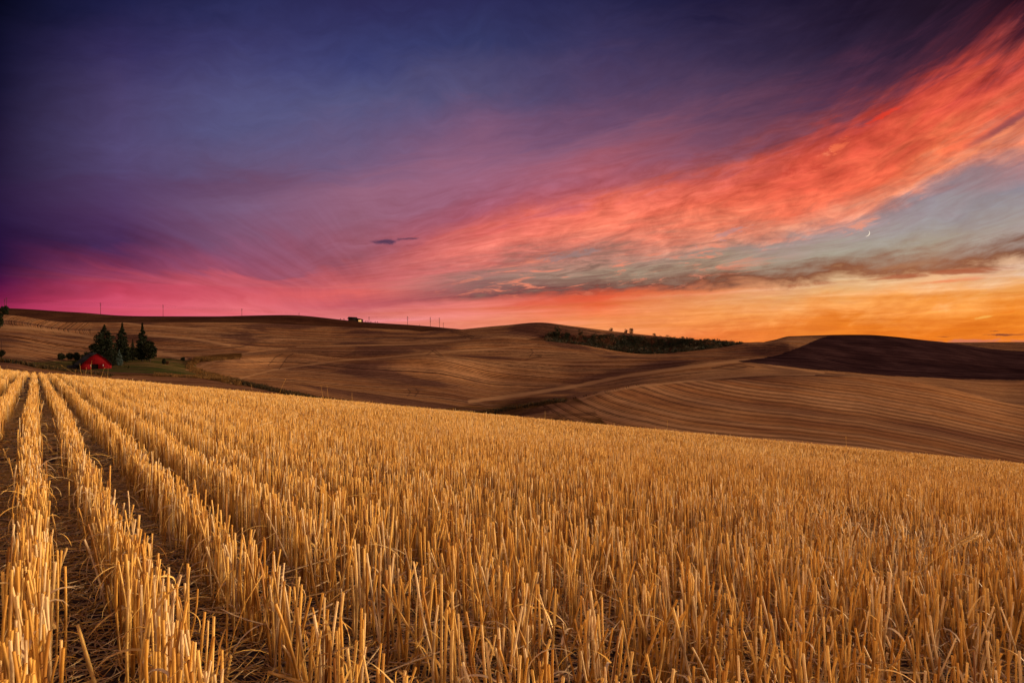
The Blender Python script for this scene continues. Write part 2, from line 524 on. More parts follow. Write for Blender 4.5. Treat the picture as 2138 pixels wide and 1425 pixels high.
def hill_material():
    m, N, b, out = new_mat('harvested_hills')
    geo = N.n.new('ShaderNodeNewGeometry')
    P = geo.outputs['Position']
    ma = N.sep(attr(N, 'fields'))       # R ploughed soil, G green yard, B dry weeds
    mb = N.sep(attr(N, 'marks'))        # R pale unrutted track and painted-in lit crests, G wheel marks, B bare dark grass
    row = attr(N, 'row', True)
    jit = N.noise(P, 0.09, 4, 0.6)
    jit2 = N.noise(P, 0.35, 3, 0.6)
    rw = N.add(row, N.mul(N.sub(jit, 0.5), 0.55))
    rw = N.add(rw, N.mul(N.sub(jit2, 0.5), 0.12))
    big = N.noise(P, 0.008, 4, 0.55)
    mid = N.noise(P, 0.03, 4, 0.6)
    fin = N.noise(P, 0.30, 6, 0.78)
    # combine passes: fine lines and coarser swaths
    l1 = N.noise(None, 1.0, 2.0, 0.6, dim='1D', w=N.mul(rw, 2.6))
    l2 = N.noise(None, 1.0, 1.0, 0.5, dim='1D', w=N.mul(rw, 5.2))
    l3 = N.noise(None, 1.0, 1.0, 0.5, dim='1D', w=N.mul(rw, 0.45))
    dark = N.add(N.mul(N.rng(l1, 0.49, 0.40), 0.62), N.mul(N.rng(l2, 0.49, 0.36), 0.45))
    keep = N.rng(jit, 0.30, 0.58, 0.55, 1.1)
    dark = N.mul(N.mul(dark, keep), 1.12)
    # regular combine swaths with paired wheel lines
    sr = N.add(row, N.mul(N.sub(jit, 0.5), 0.12))
    fr = N.m('FRACT', sr)
    ln = N.m('MAXIMUM', N.rng(N.m('ABSOLUTE', N.sub(fr, 0.40)), 0.085, 0.02), N.mul(N.rng(N.m('ABSOLUTE', N.sub(fr, 0.62)), 0.07, 0.02), 0.8))
    lv = N.noise(None, 1.0, 2.0, 0.6, dim='1D', w=N.mul(sr, 0.9))
    sw = N.mul(N.mul(ln, N.rng(lv, 0.36, 0.55, 0.45, 1.0)), N.rng(jit, 0.28, 0.5, 0.6, 1.0))
    sw = N.add(N.mul(sw, 1.0), N.mul(dark, 0.16))
    swm = attr(N, 'swath', True)
    dark = N.add(N.mul(dark, N.sub(1.0, swm)), N.mul(sw, swm))
    c = N.ramp(N.add(N.mul(big, 0.6), N.mul(mid, 0.4)), [(0.36, (0.15, 0.060, 0.034)), (0.46, (0.25, 0.105, 0.045)), (0.54, (0.34, 0.152, 0.062)), (0.66, (0.42, 0.21, 0.10))])
    c = N.mix(N.rng(l3, 0.4, 0.62, 0.0, 0.45), c, (0.37, 0.20, 0.105, 1))
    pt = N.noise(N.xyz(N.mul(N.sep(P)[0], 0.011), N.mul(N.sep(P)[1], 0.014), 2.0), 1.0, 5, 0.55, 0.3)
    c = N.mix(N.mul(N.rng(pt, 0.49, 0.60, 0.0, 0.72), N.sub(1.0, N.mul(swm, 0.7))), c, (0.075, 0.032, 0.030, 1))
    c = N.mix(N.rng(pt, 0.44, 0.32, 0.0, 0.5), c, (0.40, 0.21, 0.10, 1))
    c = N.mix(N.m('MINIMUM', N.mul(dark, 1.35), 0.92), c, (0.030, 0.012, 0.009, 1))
    g = N.add(0.35, N.mul(fin, 1.3))
    c = N.mix(1.0, c, N.xyz(g, g, g), 'MULTIPLY')
    c = N.mix(N.mul(mb[0], 0.8), c, (0.38, 0.20, 0.095, 1))
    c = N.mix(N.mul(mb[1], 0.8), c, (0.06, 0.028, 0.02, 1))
    # ploughed ground
    pl = N.ramp(N.add(N.mul(mid, 0.5), N.mul(l1, 0.5)), [(0.35, (0.014, 0.006, 0.008)), (0.5, (0.030, 0.013, 0.014)), (0.66, (0.075, 0.036, 0.036))])
    c = N.mix(ma[0], c, pl)
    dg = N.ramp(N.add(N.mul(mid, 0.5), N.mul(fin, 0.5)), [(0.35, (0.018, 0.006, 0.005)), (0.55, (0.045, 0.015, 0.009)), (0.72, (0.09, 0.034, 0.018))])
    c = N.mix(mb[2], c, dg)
    gr = N.ramp(N.add(N.mul(jit, 0.6), N.mul(fin, 0.4)), [(0.35, (0.016, 0.030, 0.005)), (0.5, (0.040, 0.052, 0.012)), (0.66, (0.10, 0.075, 0.026))])
    c = N.mix(ma[1], c, gr)
    wd = N.ramp(fin, [(0.35, (0.035, 0.016, 0.006)), (0.55, (0.11, 0.05, 0.016)), (0.7, (0.20, 0.10, 0.035))])
    c = N.mix(ma[2], c, wd)
    N.put(b.inputs['Base Color'], c)
    b.inputs['Roughness'].default_value = 0.95
    b.inputs['Specular IOR Level'].default_value = 0.0
    bump(N, b, N.add(N.mul(fin, 0.5), N.mul(dark, -0.8)), 0.5, 0.6)
    return m


def leaf_material(name, c1, c2, c3):
    m, N, b, out = new_mat(name)
    a = N.sep(attr(N, 'tint'))
    c = N.ramp(a[0], [(0.0, c1), (0.5, c2), (1.0, c3)])
    N.put(b.inputs['Base Color'], c)
    b.inputs['Roughness'].default_value = 0.6
    b.inputs['Specular IOR Level'].default_value = 0.15
    tr = N.n.new('ShaderNodeBsdfTranslucent')
    N.put(tr.inputs[0], c)
    mx = N.n.new('ShaderNodeMixShader')
    mx.inputs[0].default_value = 0.2
    N.l.new(b.outputs[0], mx.inputs[1])
    N.l.new(tr.outputs[0], mx.inputs[2])
    N.l.new(mx.outputs[0], out.inputs[0])
    return m


M = {}
M['straw'] = straw_material()
M['soil'] = soil_material()
M['hill'] = hill_material()
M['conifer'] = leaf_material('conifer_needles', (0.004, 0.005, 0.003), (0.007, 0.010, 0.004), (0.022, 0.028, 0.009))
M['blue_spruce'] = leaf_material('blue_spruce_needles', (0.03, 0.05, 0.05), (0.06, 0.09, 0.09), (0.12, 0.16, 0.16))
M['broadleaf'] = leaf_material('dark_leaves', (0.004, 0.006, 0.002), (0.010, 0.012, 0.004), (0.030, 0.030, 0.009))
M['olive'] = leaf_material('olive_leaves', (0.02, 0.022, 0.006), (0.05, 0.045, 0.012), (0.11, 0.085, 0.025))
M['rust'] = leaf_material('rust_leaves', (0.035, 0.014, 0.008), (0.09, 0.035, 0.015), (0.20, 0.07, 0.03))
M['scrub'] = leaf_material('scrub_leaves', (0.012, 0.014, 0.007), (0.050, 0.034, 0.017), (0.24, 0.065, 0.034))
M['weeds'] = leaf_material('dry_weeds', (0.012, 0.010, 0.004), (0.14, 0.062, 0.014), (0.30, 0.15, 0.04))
M['bark'] = simple_mat('bark', (0.04, 0.025, 0.018), 0.9)
M['barn_red'] = simple_mat('red_barn_boards', (0.13, 0.0012, 0.004), 0.8, 0.5, 1.5)
M['barn_dark'] = simple_mat('dark_opening', (0.012, 0.008, 0.008), 0.9)
M['roof'] = simple_mat('dark_roof', (0.010, 0.009, 0.011), 0.85)
M['wall_dark'] = simple_mat('brown_siding', (0.022, 0.012, 0.011), 0.8)
M['white'] = simple_mat('white_paint', (0.30, 0.24, 0.24), 0.5)
M['pole'] = simple_mat('weathered_pole', (0.05, 0.022, 0.020), 0.9)
M['wire'] = simple_mat('wire', (0.06, 0.03, 0.03), 0.6)
gm, N, b, o_ = new_mat('reflecting_window')
b.inputs['Base Color'].default_value = (0.5, 0.3, 0.1, 1)
b.inputs['Emission Color'].default_value = (1.0, 0.55, 0.18, 1)
b.inputs['Emission Strength'].default_value = 0.9  # glow stands in for the sunset reflected in the pane
M['window'] = gm
gm, N, b, o_ = new_mat('moonlight')
b.inputs['Base Color'].default_value = (0, 0, 0, 1)
b.inputs['Emission Color'].default_value = (1.0, 0.85, 0.66, 1)
b.inputs['Emission Strength'].default_value = 0.9
M['moon'] = gm


# ------------------------------------------------------------------ numeric noise for geometry
def vnoise(x, y, seed=0):
    x = np.asarray(x, float); y = np.asarray(y, float)
    xi, yi = np.floor(x).astype(np.int64), np.floor(y).astype(np.int64)
    fx, fy = x - xi, y - yi
    fx, fy = fx * fx * (3 - 2 * fx), fy * fy * (3 - 2 * fy)

    def h(a, b):
        n = (a * 374761393 + b * 668265263 + seed * 974634777) & 0xFFFFFFFF
        n = ((n ^ (n >> 13)) * 1274126177) & 0xFFFFFFFF
        return ((n ^ (n >> 16)) & 0xFFFF) / 65535.0
    return (h(xi, yi) * (1 - fx) + h(xi + 1, yi) * fx) * (1 - fy) + (h(xi, yi + 1) * (1 - fx) + h(xi + 1, yi + 1) * fx) * fy


def pchip(xk, yk, x):
    """monotone cubic through (xk, yk[k, ...]) sampled at x -> (len(x), ...)"""
    xk = np.asarray(xk, float); yk = np.asarray(yk, float)
    sh = (-1,) + (1,) * (yk.ndim - 1)
    h = np.diff(xk).reshape(sh)
    d = np.diff(yk, axis=0) / h
    m = np.zeros_like(yk)
    w1 = 2 * h[1:] + h[:-1]; w2 = h[1:] + 2 * h[:-1]
    ok = d[:-1] * d[1:] > 0
    with np.errstate(divide='ignore', invalid='ignore'):
        mm = (w1 + w2) / (w1 / d[:-1] + w2 / d[1:])
    m[1:-1] = np.where(ok, mm, 0)
    m[0] = d[0]; m[-1] = d[-1]
    i = np.clip(np.searchsorted(xk, x) - 1, 0, len(xk) - 2)
    hh = (xk[i + 1] - xk[i]).reshape(sh)
    t = ((x - xk[i])).reshape(sh) / hh
    return ((1 + 2 * t) * (1 - t) ** 2 * yk[i] + t * (1 - t) ** 2 * hh * m[i] + t * t * (3 - 2 * t) * yk[i + 1] + t * t * (t - 1) * hh * m[i + 1])


# ------------------------------------------------------------------ the near field: a rounded slope falling to the right
FA, FB, FH, FC = -0.0926, -0.079, 0.75, 0.0008


def zf(X, Y):
    X = np.asarray(X, float); Y = np.asarray(Y, float)
    z = FA * X + FB * Y - FH - FC * np.maximum(0, Y - 15) ** 2
    z = z + (vnoise(X * 0.5, Y * 0.5, 3) - 0.5) * 0.05 * np.clip((np.abs(Y)) / 5, 0, 1)
    return z


def edge_row(px): return 770 + 0.0926 * px


def build_field():
    xs = np.concatenate([np.linspace(-75, -12, 60), np.linspace(-11.7, 11.7, 160), np.linspace(12, 75, 60)])
    ys = np.concatenate([np.linspace(-30, 0, 20), np.linspace(0.1, 14, 160), np.linspace(14.3, 90, 110)])
    Xg, Yg = np.meshgrid(xs, ys)
    Z = zf(Xg, Yg)
    q = (Xg + 0.70 * Yg) / 1.2207
    Z = Z + 0.012 * np.cos((q - 0.2715) / 0.285 * 2 * np.pi) * (np.hypot(Xg, Yg) < 14) + (vnoise(Xg * 14, Yg * 14, 9) - 0.5) * 0.025 * (np.hypot(Xg, Yg) < 12)
    nx, ny = len(xs), len(ys)
    v = np.stack([Xg, Yg, Z], -1).reshape(-1, 3)
    i = (np.arange(ny - 1)[:, None] * nx + np.arange(nx - 1)[None]).ravel()
    f = np.stack([i, i + 1, i + 1 + nx, i + nx], 1)
    o = mesh_obj('field_ground', v, f, M['soil'], smooth=True)
    tag(o, kind='structure')


build_field()

# ------------------------------------------------------------------ the rolling hills: one sheet, rows of (distance, row in the photograph) per column
ST = {
    0: [(120, 785), (140, 766), (170, 748), (205, 752), (240, 748), (400, 716), (520, 696), (620, 682), (680, 684), (800, 668), (900, 657), (960, 657), (1150, 643)],
    150: [(130, 800), (150, 786), (190, 776), (235, 773), (290, 764), (400, 737), (520, 715), (620, 699), (680, 701), (800, 687), (900, 673), (960, 673), (1150, 651)],
    300: [(130, 812), (170, 796), (210, 784), (270, 769), (330, 753), (400, 741), (480, 730), (600, 700), (660, 703), (800, 690), (930, 673), (990, 673), (1200, 659.5)],
    450: [(140, 825), (180, 801), (210, 793), (250, 786), (300, 769), (380, 747), (450, 738), (580, 716), (620, 718), (780, 695), (950, 673), (1000, 672), (1200, 660)],
    600: [(150, 838), (190, 814), (230, 801), (270, 793), (340, 770), (450, 742), (510, 741), (620, 724), (660, 724), (800, 698), (950, 677), (1010, 676), (1200, 657.5)],
    750: [(160, 852), (200, 836), (250, 818), (290, 805), (350, 778), (430, 750), (480, 751), (600, 722), (650, 724), (800, 702), (950, 684), (1010, 687), (1200, 671)],
    900: [(170, 868), (210, 856), (250, 840), (300, 817), (370, 782), (450, 741), (490, 743), (620, 720), (680, 717), (830, 702), (950, 690), (1020, 696), (1200, 681.5)],
    1050: [(180, 880), (210, 870), (250, 857), (300, 834), (370, 802), (460, 761), (520, 746), (650, 708), (700, 710), (850, 690), (950, 679), (1050, 702), (1300, 697)],
    1125: [(165, 883), (195, 867), (245, 844), (297, 828), (365, 803), (455, 767), (520, 746), (650, 711), (700, 716), (825, 700), (935, 672.5), (1050, 710), (1300, 704)],
    1200: [(150, 886), (180, 864), (240, 832), (290, 824), (360, 803), (450, 772), (520, 746), (650, 719), (700, 727), (800, 716), (920, 681), (1050, 720), (1300, 712)],
    1350: [(140, 890), (190, 846), (270, 801), (310, 806), (370, 786), (450, 770), (540, 746), (650, 739), (700, 750), (800, 733), (930, 699), (1050, 730), (1300, 722)],
    1500: [(140, 900), (190, 842), (310, 787), (350, 790), (400, 778), (460, 760), (550, 742), (680, 725), (720, 733), (800, 725), (900, 712), (1050, 735), (1300, 725)],
    1580: [(140, 908), (195, 842), (325, 781), (360, 786), (410, 774), (470, 758), (555, 740), (690, 713.5), (720, 718), (800, 722), (900, 717), (1050, 735), (1300, 725)],
    1650: [(140, 915), (200, 842), (330, 780), (370, 785), (420, 775), (480, 760), (560, 740), (640, 719), (700, 707), (730, 703.5), (760, 702), (850, 735), (1300, 730)],
    1800: [(140, 925), (200, 852), (340, 787), (380, 797), (430, 788), (480, 777), (560, 757), (640, 731), (700, 709), (730, 701), (750, 698.5), (850, 740), (1300, 732)],
    1950: [(140, 940), (200, 868), (345, 809), (385, 822), (430, 806), (490, 787), (560, 768), (640, 742), (700, 721), (730, 714), (750, 711.5), (850, 745), (1300, 735)],
    2138: [(140, 955), (200, 900), (350, 847), (390, 856), (440, 824), (500, 794), (570, 779), (640, 759), (700, 742), (730, 735), (750, 732.5), (850, 750), (1300, 735)],
}
xs_st = sorted(ST)
TAIL = {0: 716, 1: 716}
full = []
for x in xs_st:
    E = edge_row(x)
    rows = [(60, E + 62)] + ST[x] + [(2000, 738), (4200, 714.5 if x < 2000 else 713.5), (9000, 722)]
    full.append(rows)
full = np.array(full, float)                     # stations x layers x 2
for a_, c_, w_ in ((2, 3, 0.6), (5, 6, 0.45), (7, 8, 0.5), (10, 11, 0.5)):
    full[:, a_, 0] = full[:, c_, 0] - w_ * (full[:, c_, 0] - full[:, a_, 0])
full[:, 4, 0] += 0.35 * (full[:, 5, 0] - full[:, 4, 0]) * (np.array(xs_st) > 420)
NL = full.shape[1]
xs_all = np.array([-2600, -900] + xs_st + [3000, 4700], float)
full = np.concatenate([full[:1], full[:1], full, full[-1:], full[-1:]], 0)
# keep the row under the near field's rim at the outer stations
for k, xx in ((0, -2600), (1, -900), (-2, 3000), (-1, 4700)):
    ref = 0 if xx < 0 else 2138
    full[k, :5, 1] += (edge_row(xx) - edge_row(ref)) * np.array([1, .9, .6, .3, .1])
SUB = 40
lam = np.linspace(0, NL - 1, (NL - 1) * SUB + 1)


def columns(pxs):
    """distance and row along every layer for the given columns"""
    lay = pchip(xs_all, full, np.asarray(pxs, float))            # n x NL x 2
    lay = np.swapaxes(lay, 0, 1)                                 # NL x n x 2
    lay = lay.copy()
    lay[..., 0] = np.log(lay[..., 0])
    g = pchip(np.arange(NL), lay, lam)                           # nlam x n x 2
    d = np.exp(g[..., 0])
    y = g[..., 1]
    X = (np.asarray(pxs) - CX)[None] / F * d
    Z = (HY - y) / F * d
    amp = np.clip((d - 110) / 150, 0, 1) * np.clip((1500 - d) / 300, 0, 1)
    rel = (vnoise(X / 105 + d / 160, d / 62, 5) - 0.5) * 2.0 + (vnoise(X / 46 + d / 90, d / 38, 6) - 0.5) * 0.8
    pxl = np.interp(lam, [0, 2, 6.5, 7.6, 9, 9.8, 10.8], [3.0, 7.5, 7.0, 1.6, 1.6, 2.8, 0.6])[:, None]
    rel = rel * np.minimum(5.0, pxl * d / F)
    Z = Z + rel * amp
    return X, d, Z, y


def seg_dist(px, py, pts):
    """image distance (pixels) to a polyline"""
    best = np.full(px.shape, 1e9)
    for (x0, y0), (x1, y1) in zip(pts[:-1], pts[1:]):
        dx, dy = x1 - x0, y1 - y0
        t = np.clip(((px - x0) * dx + (py - y0) * dy) / (dx * dx + dy * dy), 0, 1)
        best = np.minimum(best, np.hypot(px - x0 - t * dx, (py - y0 - t * dy) * 1.0))
    return best


def in_poly(px, py, poly):
    c = np.zeros(px.shape, bool)
    n = len(poly)
    j = n - 1
    for i in range(n):
        xi, yi = poly[i]; xj, yj = poly[j]
        cond = ((yi > py) != (yj > py)) & (px < (xj - xi) * (py - yi) / (yj - yi + 1e-9) + xi)
        c ^= cond
        j = i
    return c


def build_hills():
    pxs = np.concatenate([np.linspace(-2500, -60, 120), np.linspace(-56, 2200, 1180), np.linspace(2210, 4600, 120)])
    X, D, Z, Yp = columns(pxs)
    PX = np.broadcast_to(pxs[None], D.shape)
    L = np.broadcast_to(lam[:, None], D.shape)
    Yp = HY - Z / D * F                                           # where each point really shows
    v = np.stack([X, D, Z], -1).reshape(-1, 3)
    ny, nx = D.shape
    i = (np.arange(ny - 1)[:, None] * nx + np.arange(nx - 1)[None]).ravel()
    f = np.stack([i, i + 1, i + 1 + nx, i + nx], 1)
    # row lines: they run with the folds of the ground
    row = L * 7.0 + PX * 0.004 + (D / 60.0)
    crest = np.interp(PX, [1100, 1200, 1350, 1500, 1650, 1800, 1950, 2138], [850, 832, 801, 787, 780, 787, 809, 847])
    dy = np.clip(Yp - crest, -5, 172)
    a_, b_ = np.full(PX.shape, 900.0), np.minimum(PX, 1655.0)
    for _ in range(26):
        m_ = 0.5 * (a_ + b_)
        val = 150 * (1660 - m_) / 460 * (1 - np.exp(-(PX - m_) / 200))
        a_ = np.where(val > dy, m_, a_); b_ = np.where(val > dy, b_, m_)
    xc = 0.5 * (a_ + b_)
    w_n = np.clip((3.05 - L) / 0.1, 0, 1) * (xc + (vnoise(X / 5, D / 5, 71) - 0.5) * 30 > 1125) * (PX > 1100)
    row = np.where(w_n > 0.5, xc / 22.0, row)
    # hand-shaped strips on the left hill
    wl = (L > 9) & (L < 11.2) & (PX < 190)
    row = np.where(wl, (PX + (L - 9) * 6 + 14 * np.sin((L - 9) * 2.2)) / 7.5, row)
    fields = np.zeros(D.shape + (3,), np.float32)
    marks = np.zeros_like(fields)
    swath = (w_n > 0.5).astype(np.float32)
    jit = (vnoise(X / 6, D / 6, 8) - 0.5)
    # ploughed hill on the right
    bx = [1500, 1560, 1600, 1640, 1680, 1720, 1740, 1760, 2138, 4600]
    lo = np.interp(PX, [1540, 1700, 1850, 2000, 2138, 4600], [754, 771, 784, 790.5, 793.5, 800])
    up = np.interp(PX, [1540, 1580, 1620, 1660, 1700, 1725, 1750], [754, 748.5, 742, 728, 711, 702, 690])
    pl = (PX > 1540) & (L > 5) & (L < 12) & (Yp < lo + jit * 1.5) & (Yp > up + jit * 2)
    fields[..., 0] = pl
    # grass yard and weeds on the left
    yard = in_poly(PX, Yp, [(60, 756), (150, 752), (240, 745), (330, 746), (400, 752), (412, 765), (385, 772), (440, 786), (330, 780), (225, 776), (160, 771), (100, 770)]) & (D < 420)
    fields[..., 1] = yard * (0.75 + 0.5 * jit)
    weed = np.zeros(D.shape)
    for pts, w in (([(500, 742), (455, 745), (415, 750), (395, 760), (400, 770), (440, 784), (500, 799)], 7),
                   ([(-10, 751), (40, 757), (90, 768), (150, 775), (230, 783)], 4),
                   ([(230, 781), (330, 784), (420, 787), (500, 799)], 2.5),
                   ([(500, 799), (560, 812), (640, 831), (760, 846), (900, 858), (1040, 862)], 3.5),
                   ([(1000, 862), (1100, 850), (1180, 833)], 5)):
        weed = np.maximum(weed, np.clip((w + jit * 3 - seg_dist(PX, Yp, pts)) / 2, 0, 1) * (D < 480))
    fields[..., 2] = weed
    # wasteland by the near hill's foot
    ww = in_poly(PX, Yp, [(930, 852), (1100, 830), (1200, 828), (1235, 850), (1260, 880), (1290, 905), (1000, 880)]) & (L < 4.2)
    fields[..., 2] = np.maximum(fields[..., 2], ww * np.clip(0.45 + 1.6 * (vnoise(X / 12, D / 12, 21) - 0.5), 0, 1))
    marks[..., 2] = np.maximum(marks[..., 2], ww * np.clip((vnoise(X / 9, D / 14, 22) - 0.55) * 3, 0, 0.55))
    # dark unmown back ridges
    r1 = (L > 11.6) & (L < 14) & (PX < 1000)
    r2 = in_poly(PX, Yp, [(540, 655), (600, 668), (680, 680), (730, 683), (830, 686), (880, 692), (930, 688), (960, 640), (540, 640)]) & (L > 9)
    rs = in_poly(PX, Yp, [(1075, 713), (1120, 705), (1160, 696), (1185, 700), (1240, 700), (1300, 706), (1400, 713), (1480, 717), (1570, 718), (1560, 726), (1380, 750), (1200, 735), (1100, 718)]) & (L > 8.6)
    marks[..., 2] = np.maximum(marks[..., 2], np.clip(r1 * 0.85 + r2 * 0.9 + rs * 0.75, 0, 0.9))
    # pale tracks, with lit crests and folds painted in pale
    pale = np.zeros(D.shape)
    for pts, w in (([(500, 790), (570, 772), (640, 762), (700, 753), (800, 746), (860, 740), (960, 733), (1040, 727), (1120, 718)], 2.4),
                   ([(980, 838), (1100, 822), (1200, 806), (1300, 786), (1400, 771), (1500, 758), (1560, 751)], 4.5),
                   ([(1200, 836), (1260, 818), (1330, 806), (1420, 797), (1500, 788), (1600, 781), (1700, 782)], 3.2),
                   ([(900, 741), (1040, 762), (1150, 749), (1240, 742), (1390, 738)], 1.5),
                   ([(1700, 780), (1800, 788), (1950, 810), (2138, 848)], 1.6),
                   ([(1560, 753), (1640, 767), (1720, 778)], 3),
                   ([(0, 682), (60, 684), (120, 691), (200, 706), (230, 714)], 3.6), ([(310, 700), (400, 706), (480, 720)], 3.2), ([(150, 656), (200, 667), (300, 679), (430, 688)], 2.8), ([(322, 736), (350, 739), (388, 750)], 5), ([(620, 724), (740, 721), (860, 718), (980, 708)], 2.2), ([(420, 762), (470, 748), (520, 735), (600, 726)], 1.8)):
        pale = np.maximum(pale, np.clip((w + jit * 1.5 - seg_dist(PX, Yp, pts)) / 2.2, 0, 1) * (D < 950))
    strip = in_poly(PX, Yp, [(1400, 797), (1500, 768), (1570, 756), (1700, 772), (1850, 785), (2000, 792), (2500, 796), (2500, 880), (2138, 846), (1950, 808), (1800, 786), (1650, 779), (1500, 786)]) & (L > 3) & (L < 7)
    pale = np.maximum(pale, strip * 0.35)  # strip behind the near crest painted paler, as the light shows it
    marks[..., 0] = pale * 0.95
    tr = np.zeros(D.shape)
    for pts in ([(851, 826), (857, 818), (852, 812)], [(866, 827), (874, 817), (868, 811)], [(560, 762), (575, 745), (590, 738)],
                [(583, 770), (600, 745), (612, 738)], [(1105, 745), (1113, 735), (1108, 728)], [(1098, 750), (1130, 744), (1118, 739)],
                [(920, 744), (900, 730)], [(925, 744), (905, 728)], [(780, 741), (778, 737)], [(786, 741), (784, 736)],
                [(1485, 768), (1520, 763), (1560, 766), (1530, 770), (1485, 768)], [(1505, 764), (1545, 760), (1575, 766)],
                [(890, 741), (905, 732)], [(940, 690), (985, 706)], [(948, 689), (990, 703)], [(395, 745), (340, 748)]):
        tr = np.maximum(tr, np.clip(1.3 - seg_dist(PX, Yp, pts), 0, 1) * (D < 1000))
    # darker lines of the ditch and of taller field-edge grass
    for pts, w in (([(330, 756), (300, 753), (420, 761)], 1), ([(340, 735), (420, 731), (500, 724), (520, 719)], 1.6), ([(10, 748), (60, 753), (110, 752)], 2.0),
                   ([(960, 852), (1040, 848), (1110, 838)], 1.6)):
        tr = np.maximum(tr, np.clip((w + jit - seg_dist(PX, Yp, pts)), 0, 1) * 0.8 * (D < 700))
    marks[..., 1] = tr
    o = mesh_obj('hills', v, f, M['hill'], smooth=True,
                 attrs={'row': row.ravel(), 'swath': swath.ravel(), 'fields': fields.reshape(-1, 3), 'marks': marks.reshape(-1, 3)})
    tag(o, kind='structure')


build_hills()


def ground_at(px, py, lo=0.0, hi=None):
    """world point of the hill sheet that shows at this pixel, within the given layers (nearest visible)"""
    hi = NL - 3 if hi is None else hi
    X, D, Z, _ = columns([px])
    y = HY - Z[:, 0] / D[:, 0] * F
    k0, k1 = int(lo * SUB), int(hi * SUB)
    seg = y[k0:k1 + 1]
    hit = np.where((seg[:-1] >= py) & (seg[1:] < py))[0]
    k = k0 + (hit[0] if len(hit) else int(np.argmin(np.abs(seg - py))))
    return Vector((X[k, 0], D[k, 0], Z[k, 0]))


def ground_lam(px, l):
    X, D, Z, _ = columns([px])
    k = int(round(l * SUB))
    return Vector((X[k, 0], D[k, 0], Z[k, 0]))


def skyline(px, lo=8.0, hi=None):
    hi = NL - 3 if hi is None else hi
    X, D, Z, _ = columns([px])
    y = HY - Z[:, 0] / D[:, 0] * F
    k = int(lo * SUB) + int(np.argmin(y[int(lo * SUB):int(hi * SUB)]))
    return Vector((X[k, 0], D[k, 0], Z[k, 0])), y[k]


# ------------------------------------------------------------------ stubble
def tubes(P, Rad, sides, tint):
    """P (n,r,3) centre lines; Rad (n,r); tint (n,r,3) -> verts, faces, attr"""
    n, r, _ = P.shape
    d = np.zeros_like(P)
    d[:, 1:-1] = P[:, 2:] - P[:, :-2]
    d[:, 0] = P[:, 1] - P[:, 0]
    d[:, -1] = P[:, -1] - P[:, -2]
    d /= np.linalg.norm(d, axis=2, keepdims=True) + 1e-9
    ref = np.where(np.abs(d[..., 2:3]) > 0.9, np.array([1.0, 0, 0]), np.array([0, 0, 1.0]))
    a = np.cross(d, ref); a /= np.linalg.norm(a, axis=2, keepdims=True) + 1e-9
    b = np.cross(d, a)
    th = np.arange(sides) * 2 * np.pi / sides
    ph = rng.uniform(0, 6.28, n)[:, None, None, None]
    t = th[None, None, :, None] + ph
    V = P[:, :, None] + (a[:, :, None] * np.cos(t) + b[:, :, None] * np.sin(t)) * Rad[:, :, None, None]
    T = np.broadcast_to(tint[:, :, None], V.shape)
    k = np.arange(sides)
    base = (np.arange(n)[:, None, None] * r + np.arange(r - 1)[None, :, None]) * sides
    f = np.stack([base + k, base + (k + 1) % sides, base + (k + 1) % sides + sides, base + k + sides], -1).reshape(-1, 4)
    return V.reshape(-1, 3), f, T.reshape(-1, 3)


def ribbons(P, Wd, side, tint):
    """flat strips: P (n,r,3), Wd (n,r), side (n,r,3) unit vectors"""
    n, r, _ = P.shape
    V = np.stack([P - side * Wd[..., None] / 2, P + side * Wd[..., None] / 2], 2)
    T = np.broadcast_to(tint[:, :, None], V.shape)
    base = (np.arange(n)[:, None] * r + np.arange(r - 1)[None]) * 2
    f = np.stack([base, base + 1, base + 3, base + 2], -1).reshape(-1, 4)
    return V.reshape(-1, 3), f, T.reshape(-1, 3)


ROW, OFF = 0.285, 0.262
DIRN = np.array([-0.70, 1.0]) / 1.2207
NRM = np.array([1.0, 0.70]) / 1.2207


def lodged(X, Y):
    """0..1: where the stubble has been flattened"""
    q = vnoise(X * 0.7 + 3, Y * 0.45 + 1, 14)
    a = np.clip((q - 0.80) * 5, 0, 1) * 0.5
    for (px, py, rx, ry, s) in ((1860, 1170, 190, 62, 1.3), (1000, 1100, 110, 35, 0.4), (880, 1260, 80, 40, 0.5), (2110, 1235, 80, 40, 1.2), (1150, 1370, 110, 30, 0.4)):
        u, w = (px - CX) / F, (HY - py) / F
        Yc = FH / (FA * u + FB - w)
        Xc = u * Yc
        a = np.maximum(a, s * np.exp(-(((X - Xc) / (rx / F * Yc)) ** 2 + ((Y - Yc) / (ry / F * Yc * Yc / FH)) ** 2)))
    return a


def stem_points(d0, d1, per_m, umax=0.88):
    """stalk feet along the drill rows between two distances"""
    pts = []
    R2 = d1 * 1.35
    k0 = int(math.floor((-R2 - OFF) / ROW)); k1 = int(math.ceil((R2 - OFF) / ROW))
    for k in range(k0, k1 + 1):
        n = rng.poisson(2 * R2 * per_m)
        t = rng.uniform(-R2, R2, n)
        q = (0.52 + ROW * (k - 1) if k > 0 else (0.235 if k == 0 else -0.01 + 0.27 * (k + 1))) + rng.normal(0, 0.025 if k < 2 else min(0.058, 0.026 + 0.007 * (k - 1)), n) + 0.022 * (vnoise(t * 0.35, np.full(n, k * 7.3), 31) - 0.5) * 2
        X = DIRN[0] * t + NRM[0] * q
        Y = DIRN[1] * t + NRM[1] * q
        ok = (Y > d0) & (Y <= d1) & (np.abs(X) < umax * Y + 0.8)
        clump = vnoise(t * 9.0, np.full(n, k * 3.7), 33)
        ok &= rng.uniform(0, 1, n) < 0.45 + 0.8 * clump
        ok &= rng.uniform(0, 1, n) > lodged(X, Y) * 0.55
        pts.append(np.stack([X[ok], Y[ok]], 1))
    return np.concatenate(pts)


